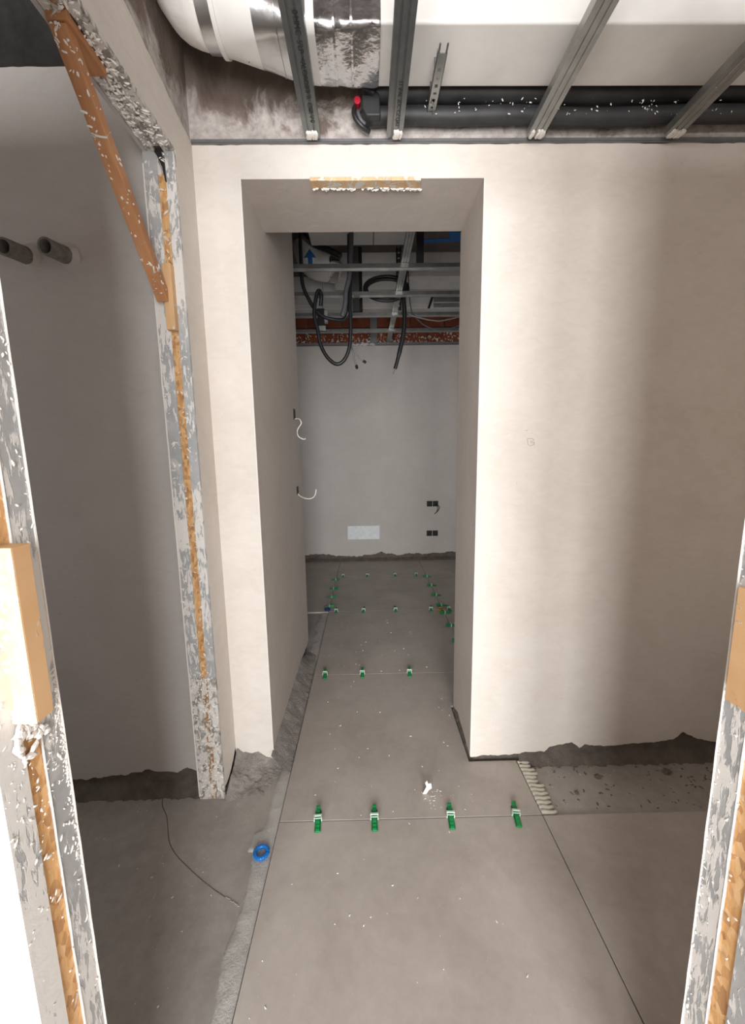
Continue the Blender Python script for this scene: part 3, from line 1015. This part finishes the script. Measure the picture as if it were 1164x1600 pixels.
def dsec(x):
    ks = [(-0.50, 1.375, 2.682, .103, .103, .1029), (-0.40, 1.380, 2.678, .100, .104, .098), (-0.19, 1.392, 2.664, .098, .116, .035), (-0.09, 1.392, 2.660, .098, .113, .02), (0.0, 1.392, 2.655, .101, .108, .012), (0.06, 1.392, 2.650, .100, .100, .008), (3, 1.392, 2.650, .100, .100, .008)]
    for a, b in zip(ks, ks[1:]):
        if x <= b[0]:
            t = max(0, (x - a[0]) / (b[0] - a[0]))
            return [p + (q - p) * t for p, q in zip(a[1:], b[1:])]
    return ks[-1][1:]


duct = empty('air_duct', (0.5, 1.39, 2.75), 'white duct with foil wrapped joints over the front wall, round at its left end', 'duct')


def dpart(name, mat, xs, grow=0.0, jit=0.0, seed=0, cap=True, smooth=False):
    rings = []
    for x in xs:
        yc, zc, hy, hz, r = dsec(x)
        rg = rring(x, yc, zc, hy + grow, hz + grow, r + grow)
        if jit:
            rg = [(p[0], p[1] + jit * noise.noise(Vector((x * 30, p[1] * 30, p[2] * 30 + seed))), p[2] + jit * noise.noise(Vector((x * 30, p[1] * 30, p[2] * 30 + seed + 9)))) for p in rg]
        rings.append(rg)
    o = MB().loft(rings, cap).build(name, mat, duct, smooth=True)
    o.data.set_sharp_from_angle(angle=math.radians(28))
    return o


def lin(a, b, n):
    return [a + (b - a) * i / n for i in range(n + 1)]


dpart('box_section', M['white_duct'], [0.055, 1.89])
dpart('foil_section', M['foil'], lin(-0.125, 0.06, 24), 0.003, 0.006, 2)
dpart('flange', M['white_duct'], [-0.148, -0.125], 0.006)
dpart('foil_section', M['foil_band'], lin(-0.30, -0.148, 10), 0.003, 0.003, 4)
dpart('transition', M['white_duct'], lin(-0.405, -0.30, 6), 0.004, smooth=False)
dpart('collar', M['white_duct'], [-0.415, -0.402], 0.010)
dpart('foil_section', M['foil_band'], lin(-0.455, -0.415, 4), 0.002, 0.001, 5)
for xx in (-0.072, -0.022):
    dpart('foil_seam', M['foil'], [xx - 0.003, xx, xx + 0.003], 0.007, 0.004, 6)
dpart('foil_seam', M['foil_band'], [-0.236, -0.233], 0.006, 0.001, 6)
# crinkled elbow rising at the left
pts = []
mb = MB()
rings = []
for i in range(25):
    t = i / 24
    a = math.radians(90 * min(1, t * 1.5))
    ext = max(0, t - 0.667) * 0.9
    cx, cz = -0.452 - 0.055 * math.sin(a) , 2.682 + 0.115 * (1 - math.cos(a)) + ext
    dx, dz = -math.cos(a), math.sin(a)
    c = Vector((cx, 1.375, cz))
    D = Vector((dx, 0, dz))
    u = Vector((0, 1, 0))
    v = D.cross(u)
    rings.append([c + (u * math.cos(k * math.pi / 16) + v * math.sin(k * math.pi / 16)) * (0.103 + 0.005 * noise.noise(Vector((t * 9, math.cos(k * math.pi / 16) * 3, math.sin(k * math.pi / 16) * 3)))) for k in range(32)])
mb.loft(rings)
mb.build('elbow', M['white_wrap'], duct, smooth=True)
# duct label print
mb = MB()
for (a, b, c_, d_) in ((-0.345, -0.333, 1.36, 1.385), (-0.345, -0.333, 1.39, 1.40), (-0.329, -0.326, 1.36, 1.41), (-0.341, -0.338, 1.405, 1.425)):
    mb.box(a, b, c_, d_, 2.5645, 2.566)
mb.build('printed_label', M['conduit'], duct)

# ---- black insulated pipes against the wall
def pipe(pts, r, lab):
    o = MB().tube(pts, r, 14, 5).build('insulated_pipe', M['black_ins'], smooth=True)
    return thing(o, lab, 'pipe', 'black insulated pipes along the wall')


pipe([(0.03, 1.555, 2.585), (0.2, 1.552, 2.583), (0.32, 1.553, 2.586), (0.6, 1.550, 2.580), (0.9, 1.556, 2.584), (1.3, 1.55, 2.588), (1.9, 1.553, 2.586)], 0.0335, 'black insulated pipe tucked right under the white duct, upper of two')
pipe([(0.03, 1.562, 2.518), (0.2, 1.560, 2.520), (0.32, 1.560, 2.517), (0.55, 1.558, 2.519), (0.8, 1.563, 2.512), (1.15, 1.560, 2.520), (1.5, 1.562, 2.522), (1.9, 1.56, 2.520)], 0.0265, 'thinner black insulated pipe splashed with plaster, lower of two')
stuff(thing(blobs(80, lambda rd: ((rd.choice([0.35, 0.5, 0.72, 0.98, 1.2]) + rd.gauss(0, 0.07), 1.528 + rd.uniform(0, 0.008), 2.512 + rd.uniform(-0.012, 0.035)), (1, 0, 0.1), (0, 0, 1), (0, -1, 0)), (0.0014, 0.005), 51).build('plaster_flecks', M['plaster_bead']), 'white plaster flecks spattered on the black pipes', 'plaster flecks'))
e = empty('pipe_bend', (0.0, 1.57, 2.50), 'black taped pipe bend with a red cap at the left end of the pipes', 'pipe bend')
MB().prism([(-0.02, 2.62), (0.08, 2.62), (0.078, 2.575), (0.055, 2.572), (0.045, 2.552), (0.012, 2.566)], FX(1.515), 0, 0.05).build('wrap', M['black_ins'], e, bevel=0.005)
MB().prism([(0.005, 2.558), (0.040, 2.555), (0.050, 2.57), (0.065, 2.56), (0.068, 2.495), (0.02, 2.495), (0.006, 2.52)], FX(1.525), 0, 0.05).build('wrap', M['black_ins'], e, bevel=0.005)
MB().tube([(-0.010, 1.56, 2.552), (-0.010, 1.535, 2.548)], 0.011, 12, 1).build('red_cap', M['red'], e)
MB().tube([(-0.012, 1.57, 2.56), (-0.022, 1.555, 2.535), (-0.018, 1.55, 2.505), (0.006, 1.555, 2.483), (0.03, 1.57, 2.478)], 0.008, 8).build('hose', M['cable'], e, smooth=True)
MB().tube([(0.0, 1.57, 2.54), (-0.008, 1.55, 2.522), (0.0, 1.548, 2.50), (0.015, 1.555, 2.49)], 0.006, 8).build('hose', M['conduit'], e, smooth=True)

# ================================================================ FAR ROOM CEILING VOID
def cross(y, x0, x1, lab):
    e = empty('ceiling_profile', (x0, y, 2.62), lab, 'ceiling profile', 'ceiling profiles across the far room')
    o = channel('profile', x1 - x0, 0.056, 0.027, M['profile'])
    o.rotation_euler = (0, 0, math.radians(-90))
    o.parent = e


for y, lab in ((2.97, 'crosswise ceiling profile nearest the doorway in the far room'), (3.45, 'second crosswise ceiling profile from the doorway'),
               (3.94, 'third crosswise ceiling profile from the doorway, above the bricks'), (4.43, 'fourth crosswise ceiling profile, in front of the bricks')):
    cross(y, -0.98, 1.45, lab)
mb = MB().box(-1.5, 1.9, 4.930, 4.933, 2.618, 2.646).box(-1.5, 1.9, 4.930, 4.958, 2.617, 2.620)
e = empty('perimeter_track', (0, 4.94, 2.62), 'galvanised track along the top of the far wall', 'track')
mb.build('track', M['track'], e)
stuff(blobs(26, lambda rd: ((rd.uniform(-0.145, 0.118), 4.929, 2.628 + rd.uniform(-0.006, 0.006)), (1, 0, 0), (0, 0, 1), (0, -1, 0)), (0.014, 0.024), 61).build('plaster_dab', M['chip'], e))
for x, lab in ((0.285, 'lengthwise ceiling profile right of centre running back to the far wall'),):
    e = empty('ceiling_profile', (x, 2.2, 2.648), lab, 'lengthwise ceiling profiles of the far room')
    e['category'] = 'ceiling profile'
    o = channel('profile', 2.72, 0.050, 0.027, M['profile'])
    o.parent = e
e = empty('ceiling_profile', (-0.82, 4.0, 2.648), 'lengthwise ceiling profile at the left edge of the far room void', 'ceiling profile')
channel('profile', 0.93, 0.040, 0.027, M['profile']).parent = e

thing(B('ceiling_hanger', M['profile_dark'], -0.125, -0.040, 3.90, 3.95, 2.655, 3.2), 'broad dark steel hanger dropping beside the loop of black cable', 'hanger', 'ceiling hangers of the far room')
B('flange', M['black'], -0.040, -0.010, 3.905, 3.945, 2.66, 3.2, bpy.data.objects['ceiling_hanger'])
mb = MB()
for i in range(12):
    z = 2.66 + i * 0.045
    mb.box(0.300, 0.345, 3.90, 3.903, z, z + 0.030).box(0.300, 0.312, 3.90, 3.903, z, z + 0.045).box(0.333, 0.345, 3.90, 3.903, z, z + 0.045)
thing(mb.build('ceiling_hanger', M['profile_dark']), 'perforated hanger strip behind the lengthwise profile', 'hanger', 'ceiling hangers of the far room')
thing(B('ceiling_hanger', M['black_ins'], 0.368, 0.418, 2.96, 2.985, 2.645, 3.2), 'black plaster flecked hanger above the nearest cross profile', 'hanger', 'ceiling hangers of the far room')
thing(B('ceiling_hanger', M['black'], -0.87, -0.80, 4.2, 4.25, 2.65, 3.2), 'dark hanger at the left edge of the far room void', 'hanger', 'ceiling hangers of the far room')
thing(B('ceiling_hanger', M['track'], 0.07, 0.15, 4.90, 4.93, 2.64, 3.2), 'grey upright strip standing in front of the bricks', 'hanger', 'ceiling hangers of the far room')

# big white ducts
e = empty('air_duct', (0.3, 4.1, 3.0), 'white duct crossing the far room void, upper and nearer of two', 'duct', 'white ducts across the far room')
B('box_section', M['white_duct'], -0.28, 2.0, 4.0, 4.3, 2.985, 3.2, e, 0.006)
e = empty('air_duct', (0.3, 4.6, 2.9), 'white duct crossing the far room void just above the bricks, lower of two', 'duct', 'white ducts across the far room')
B('box_section', M['white_duct'], -0.78, 2.0, 4.5, 4.72, 2.875, 3.2, e, 0.008)
B('flange', M['white_duct'], -0.78, 2.0, 4.492, 4.5, 2.925, 2.932, e)
B('foil_patch', M['foil'], 0.74, 1.06, 4.494, 4.5, 2.88, 2.99, e)
MB().prism([(0.675, 2.87), (0.70, 2.87), (0.745, 3.0), (0.72, 3.0)], FX(4.485), 0, 0.012).build('strap', M['black'], e)
e = empty('air_duct', (-0.1, 3.3, 2.95), 'flat white duct overhead just inside the far room', 'duct')
B('box_section', M['white_duct'], -0.40, 0.36, 2.55, 3.40, 2.975, 3.20, e, 0.006)
B('flange', M['dark_mortar'], 0.08, 0.086, 2.55, 3.40, 2.972, 2.976, e)
# round duct with arrow at left
e = empty('round_duct', (-0.45, 3.6, 2.95), 'white round duct elbow with a blue arrow in the far room void', 'duct')
MB().tube([(-0.475, 3.70, 3.19), (-0.470, 3.70, 3.08), (-0.435, 3.70, 2.99), (-0.365, 3.70, 2.955), (-0.29, 3.70, 2.95), (-0.28, 3.70, 2.95)], 0.115, 24, 6).build('elbow', M['white_wrap'], e, smooth=True)
MB().tube([(-0.29, 3.70, 2.93), (-0.225, 3.72, 2.925)], 0.100, 24, 1).build('foil_joint', M['foil'], e)
MB().tube([(-0.475, 3.70, 3.199), (-0.472, 3.70, 3.13)], 0.119, 24, 1).build('foil_joint', M['foil'], e)
arrow = [(-0.018, -0.05), (0.018, -0.05), (0.018, 0.0), (0.048, -0.005), (0.0, 0.055), (-0.048, -0.005), (-0.018, 0.0)]
def aw(u, w_, d):
    return (-0.437 + u, 3.572 + d - 0.15 * w_, 2.975 + w_)
MB().prism(arrow, aw, 0, 0.012).build('blue_arrow', M['blue_tape'], e)
# blue tape on the slab
thing(MB().prism([(0.50, 3.84), (0.86, 3.82), (0.87, 3.74), (0.83, 3.67), (0.72, 3.65), (0.76, 3.76), (0.52, 3.78)], lambda u, w_, d: (u, w_, 3.196 + d), 0, 0.003).build('blue_tape', M['blue_tape']), 'blue tape stuck overhead on the slab at the right of the far room', 'tape')


def cable(pts, r, mat, lab, name='cable', grp='cables hanging in the far room'):
    return thing(MB().tube(pts, r, 8, 6).build(name, mat, smooth=True), lab, 'cable', grp)


cable([(-0.462, 3.25, 3.19), (-0.465, 3.25, 2.92), (-0.465, 3.25, 2.724), (-0.457, 3.25, 2.625), (-0.424, 3.25, 2.545), (-0.378, 3.25, 2.465), (-0.312, 3.25, 2.406), (-0.229, 3.25, 2.383), (-0.160, 3.24, 2.378), (-0.12, 3.22, 2.42), (-0.11, 3.21, 2.55), (-0.10, 3.21, 2.96)], 0.014, M['cable'], 'thick black cable sagging across from the left, over the hanging loop')
cable([(-0.325, 3.21, 2.47), (-0.316, 3.2, 2.537), (-0.330, 3.2, 2.573), (-0.350, 3.2, 2.547), (-0.374, 3.2, 2.414), (-0.353, 3.2, 2.302), (-0.333, 3.2, 2.187), (-0.282, 3.2, 2.093), (-0.215, 3.2, 2.045), (-0.155, 3.2, 2.077), (-0.114, 3.2, 2.17), (-0.101, 3.2, 2.322), (-0.103, 3.2, 2.457), (-0.095, 3.2, 2.678), (-0.08, 3.2, 2.97)], 0.014, M['cable'], 'thick black cable hanging in a deep U, hooked over at its left')
cable([(-0.16, 3.12, 2.365), (-0.135, 3.12, 2.45), (-0.127, 3.12, 2.54), (-0.096, 3.12, 2.67), (-0.077, 3.12, 2.97)], 0.017, M['conduit'], 'grey corrugated conduit rising beside the black cable loop')
e = empty('cable', (-0.1, 3.3, 2.05), 'pair of thin grey wires with capped ends hanging below the deep black loop', 'cable', 'cables hanging in the far room')
MB().tube([(-0.10, 3.33, 2.97), (-0.103, 3.30, 2.346), (-0.106, 3.28, 2.252), (-0.093, 3.28, 2.156), (-0.065, 3.28, 2.045)], 0.006, 8).build('wire', M['thin_grey'], e, smooth=True)
MB().tube([(-0.085, 3.33, 2.97), (-0.095, 3.30, 2.40), (-0.100, 3.27, 2.246), (-0.092, 3.26, 2.171), (-0.050, 3.26, 2.113), (-0.005, 3.26, 2.074)], 0.005, 8).build('wire', M['thin_grey'], e, smooth=True)
for p, q in (((-0.067, 3.28, 2.052), (-0.060, 3.28, 2.025)), ((-0.012, 3.26, 2.080), (0.010, 3.26, 2.066))):
    MB().tube([p, q], 0.011, 8, 1).build('end_cap', M['cable'], e)
c = cable([(0.375, 3.6, 3.19), (0.365, 3.6, 2.985), (0.346, 3.6, 2.787), (0.338, 3.6, 2.663), (0.346, 3.6, 2.536), (0.338, 3.6, 2.382), (0.31, 3.6, 2.253), (0.275, 3.6, 2.123), (0.262, 3.6, 2.085)], lambda t: 0.019 if t < .8 else 0.016, M['cable'], 'thick black cable hanging straight down at the right with a bare end')
MB().tube([(0.266, 3.6, 2.10), (0.255, 3.6, 2.065), (0.246, 3.6, 2.043)], 0.006, 6, 2).build('bare_end', M['thin_grey'], c)
cable([(0.355, 3.7, 2.66), (0.367, 3.7, 2.587), (0.42, 3.7, 2.55), (0.496, 3.7, 2.528), (0.60, 3.7, 2.508), (0.70, 3.7, 2.507), (0.90, 3.7, 2.56), (1.0, 3.7, 2.66)], 0.006, M['thin_grey'], 'thin grey wire sagging at the right above the bricks, front one')
cable([(0.40, 3.80, 3.205), (0.40, 3.80, 2.9), (0.42, 3.80, 2.66), (0.46, 3.80, 2.57), (0.57, 3.80, 2.485), (0.72, 3.80, 2.46), (0.92, 3.80, 2.52), (1.03, 3.80, 2.66)], 0.005, M['conduit'], 'thin dark wire sagging at the right above the bricks, rear one')
cable([(-0.62, 3.3, 3.205), (-0.504, 3.3, 3.06), (-0.40, 3.45, 3.02), (-0.28, 3.45, 2.97), (-0.175, 3.45, 2.92)], 0.024, M['cable'], 'thick black hose slanting down from the upper left of the void', 'hose')
# coil
pts = []
for i in range(61):
    a = i / 60 * 2 * math.pi * 2.9 + 0.6
    pts.append((0.195 + (0.175 + 0.014 * math.sin(a * .37)) * math.cos(a), 3.62 + 0.03 * math.sin(a) + 0.0002 * i, 2.745 + (0.098 + 0.014 * math.sin(a * .31)) * math.sin(a)))
thing(MB().tube(pts, 0.0125, 8, 2).build('cable_coil', M['cable'], smooth=True), 'coil of black cable hanging in the middle of the far room void', 'cable')
# junction box and tag
e = empty('junction_box', (-0.36, 3.7, 2.43), 'small grey junction box hanging in the far room void behind the cable loop', 'junction box')
B('box', M['black'], -0.405, -0.345, 3.70, 3.74, 2.435, 2.615, e)
B('cover', M['box_grey'], -0.345, -0.318, 3.70, 3.74, 2.50, 2.60, e)
B('cover', M['box_grey'], -0.395, -0.335, 3.69, 3.70, 2.43, 2.47, e)
MB().tube([(-0.36, 3.72, 2.60), (-0.352, 3.72, 2.75), (-0.35, 3.72, 2.86)], 0.004, 6, 1).build('hanging_wire', M['thin_grey'], e)
e = empty('connector', (-0.055, 3.4, 2.46), 'small black connector tag hanging from the second cross profile', 'connector')
B('body', M['black'], -0.075, -0.035, 3.42, 3.44, 2.50, 2.60, e)
B('clip', M['profile'], -0.078, -0.032, 3.415, 3.445, 2.60, 2.622, e)

# ================================================================ LEVELLING CLIPS
def wedge_mesh():
    mb = MB()
    # side profile (y, z): thin at -y end, tall at +y end; teeth on top
    top_ = []
    n = 14
    for i in range(n + 1):
        t = i / n
        y = -0.047 + 0.092 * t
        z = 0.007 + 0.017 * t
        top_.append((y, z + (0.0012 if i % 2 else 0)))
    poly = [(-0.047, 0.001)] + [(0.045, 0.001)] + top_[::-1]
    mb.prism(poly, lambda u, w_, d: (d, u, w_), -0.0075, 0.0075)
    mb.box(-0.0115, -0.0075, -0.047, 0.040, 0.001, 0.006).box(0.0075, 0.0115, -0.047, 0.040, 0.001, 0.006)
    return mb


def clip_mesh():
    mb = MB()
    mb.box(-0.0155, -0.0115, -0.003, 0.003, -0.006, 0.026).box(0.0115, 0.0155, -0.003, 0.003, -0.006, 0.026)
    mb.box(-0.0155, 0.0155, -0.003, 0.003, 0.022, 0.027)
    mb.box(-0.0155, -0.0115, -0.008, 0.003, 0.010, 0.014).box(0.0115, 0.0155, -0.008, 0.003, 0.010, 0.014)
    mb.box(-0.0155, 0.0155, -0.0085, -0.0065, 0.018, 0.021)
    return mb


protow = wedge_mesh().build('wedge', M['green'], bevel=0.001)
protoc = clip_mesh().build('clip_frame', M['clip'])
first = [True]
J0 = TY0


def clip(x, y, rot, lab, grp):
    e = empty('levelling_clip', (x, y, 0), lab, 'tile clip', grp)
    e.rotation_euler = (0, 0, rot)
    if first[0]:
        a, b = protow, protoc
        first[0] = False
    else:
        a, b = protow.copy(), protoc.copy()
        COL.objects.link(a)
        COL.objects.link(b)
    a.parent = e
    b.parent = e
    a.location = (0, random.uniform(-0.006, 0.004), 0)
    return e


ordn = ['leftmost', 'second from the left', 'third from the left', 'rightmost']
for x, r, o_ in ((-0.205, 0.07, 0), (0.008, 0.0, 1), (0.297, -0.06, 2), (0.546, -0.12, 3)):
    clip(x, J0, -r * -1, 'green levelling wedge on the nearest cross joint, %s' % ordn[o_], 'levelling clips on the nearest joint')
for x, o_ in ((-0.28, 'left'), (-0.047, 'middle'), (0.248, 'right')):
    clip(x, J0 + 1, random.uniform(-.08, .08), 'green levelling wedge in the row of three inside the doorway, %s' % o_, 'levelling clips on the second joint')
for x, o_ in ((-0.285, 0), (-0.046, 1), (0.233, 2), (0.545, 3)):
    clip(x, J0 + 2, random.uniform(-.15, .15), 'green levelling wedge on the third cross joint, %s on the middle tile' % ordn[o_], 'levelling clips on the third joint')
clip(0.70, J0 + 2, 0.2, 'green levelling wedge on the third cross joint, right of the ochre cap', 'levelling clips on the third joint')
for x, o_ in ((-0.282, 0), (-0.009, 1), (0.299, 2), (0.541, 3)):
    clip(x, J0 + 3, random.uniform(-.2, .2), 'green levelling wedge in the farthest row near the back wall, %s' % ordn[o_], 'levelling clips on the farthest joint')
q = math.pi / 2
names = ['nearest', 'second nearest', 'second farthest', 'farthest']
for y, o_ in ((3.43, 0), (3.66, 1), (3.90, 2), (4.19, 3)):
    clip(TX0, y, -q + random.uniform(-.1, .1), 'green levelling wedge lying crosswise on the left lengthwise joint, %s' % names[o_], 'levelling clips on the left joint')
nr = ['nearest and half hidden by the jamb', 'second nearest', 'just before the ochre cap', 'just behind the ochre cap', 'third farthest', 'second farthest', 'farthest']
for y, o_ in ((2.72, 0), (2.98, 1), (3.235, 2), (3.40, 3), (3.66, 4), (3.94, 5), (4.235, 6)):
    clip(TX0 + 1, y, q + random.uniform(-.1, .1), 'green wedge lying crosswise on the right lengthwise joint, %s' % nr[o_], 'levelling clips on the right joint')


def cap(x, y, z, mat, lab, s=1.0, hub=True):
    e = empty('spacer_cap', (x, y, z), lab, 'spacer cap')
    pts = [(x + 0.0215 * s * math.cos(a), y + 0.0215 * s * math.sin(a), z + 0.008) for a in [i * math.pi / 16 for i in range(33)]]
    MB().tube(pts, 0.0065 * s, 8, 1).build('ring', mat, e, smooth=True)
    mb = MB()
    for a in (0.3, 0.3 + math.pi / 2):
        for sg in (-1, 1):
            mb.tube([(x + sg * 0.021 * s * math.cos(a), y + sg * 0.021 * s * math.sin(a), z + 0.006), (x + sg * 0.012 * s * math.cos(a), y + sg * 0.012 * s * math.sin(a), z + 0.006)], 0.003 * s, 6, 1)
    mb.build('spoke', mat, e)
    mb = MB()
    for i in range(20):
        a = i * math.pi / 10
        mb.tube([(x + 0.027 * s * math.cos(a), y + 0.027 * s * math.sin(a), z + 0.002), (x + 0.027 * s * math.cos(a), y + 0.027 * s * math.sin(a), z + 0.014)], 0.0016 * s, 5, 1)
    mb.build('grip_ribs', mat, e)
    return e


cap(-0.389, 1.204, SZ + 0.006, M['blue'], 'bright blue ring cap lying on the adhesive beside the nearest tile')
cap(TX0 - 0.012, 3.352, 0.0, M['blue_dark'], 'dark blue ring cap at the far left tile corner', 1.0)
cap(TX0 + 1 - 0.02, 3.31, 0.0, M['orange'], 'ochre ring cap at the right tile crossing among the green wedges', 1.1)

# ================================================================ DEBRIS
def lump(name, x, y, z, s, mat, lab, seed=0, flat=0.6, parent=None):
    bm = bmesh.new()
    bmesh.ops.create_icosphere(bm, subdivisions=2, radius=1)
    for v in bm.verts:
        k = 1 + 0.45 * noise.noise(v.co * 1.7 + Vector((seed, 0, 0)))
        v.co = Vector((v.co.x * s * k, v.co.y * s * 0.75 * k, v.co.z * s * flat * k))
    me = bpy.data.meshes.new(name)
    bm.to_mesh(me)
    bm.free()
    me.materials.append(mat)
    o = bpy.data.objects.new(name, me)
    o.location = (x, y, z + s * flat * 0.6)
    COL.objects.link(o)
    return thing(o, lab, 'debris')


lump('mortar_clod', 0.965, 1.50, SZ, 0.013, M['clod'], 'dark crumbled mortar clod on the screed by the front wall', 1)
lump('mortar_clod', 1.275, 1.515, SZ, 0.018, M['clod'], 'larger mortar clod on the screed near the right jamb', 2)
lump('mortar_clod', 0.835, 1.425, SZ, 0.010, M['clod'], 'small dark clod on the screed beside the combed adhesive', 3)
e = empty('plaster_chip', (0.222, 1.425, 0), 'white plaster chip standing on the tile just behind the nearest wedges', 'plaster chip')
MB().prism([(0.205, 0.0), (0.222, 0.001), (0.231, 0.018), (0.243, 0.026), (0.240, 0.048), (0.228, 0.046), (0.224, 0.060), (0.215, 0.050), (0.221, 0.034), (0.213, 0.016)], FX(1.424), 0, 0.005).build('chip', M['chip'], e, bevel=0.001)


def crumbs(n, x0, x1, y0, y1, z, size, seed):
    return blobs(n, lambda rd: ((rd.uniform(x0, x1), rd.uniform(y0, y1), z), (1, 0, 0), (0, 1, 0), (0, 0, 1)), size, seed)


stuff(thing(crumbs(70, TX0 + .02, TX0 + .95, 0.5, 1.58, 0.0, (0.0015, 0.0045), 71).build('plaster_crumbs', M['chip']), 'tiny white plaster crumbs scattered on the nearest tiles', 'crumbs'))
stuff(thing(crumbs(70, TX0 + .02, 0.42, 1.6, 3.2, 0.0, (0.002, 0.006), 72).build('plaster_crumbs', M['chip']), 'tiny white crumbs scattered on the passage tiles', 'crumbs'))
stuff(thing(crumbs(60, -1.2, -0.45, 0.7, 1.45, SZ, (0.0015, 0.004), 73).build('plaster_crumbs', M['chip']), 'tiny pale crumbs on the screed of the left opening', 'crumbs'))
stuff(thing(crumbs(90, 0.72, 1.6, 1.34, 1.56, SZ, (0.003, 0.009), 74).build('rubble', M['clod']), 'dark crumbs strewn over the screed at the foot of the front wall', 'rubble'))
stuff(thing(crumbs(40, 0.72, 1.6, 1.34, 1.58, SZ, (0.003, 0.007), 75).build('rubble', M['adhesive']), 'pale crumbs strewn over the screed at the foot of the front wall', 'rubble'))
stuff(thing(crumbs(26, 0.20, 0.33, 1.34, 1.44, 0, (0.0015, 0.004), 76).build('plaster_crumbs', M['chip']), 'white crumbs around the standing plaster chip', 'crumbs'))

bpy.context.view_layer.update()
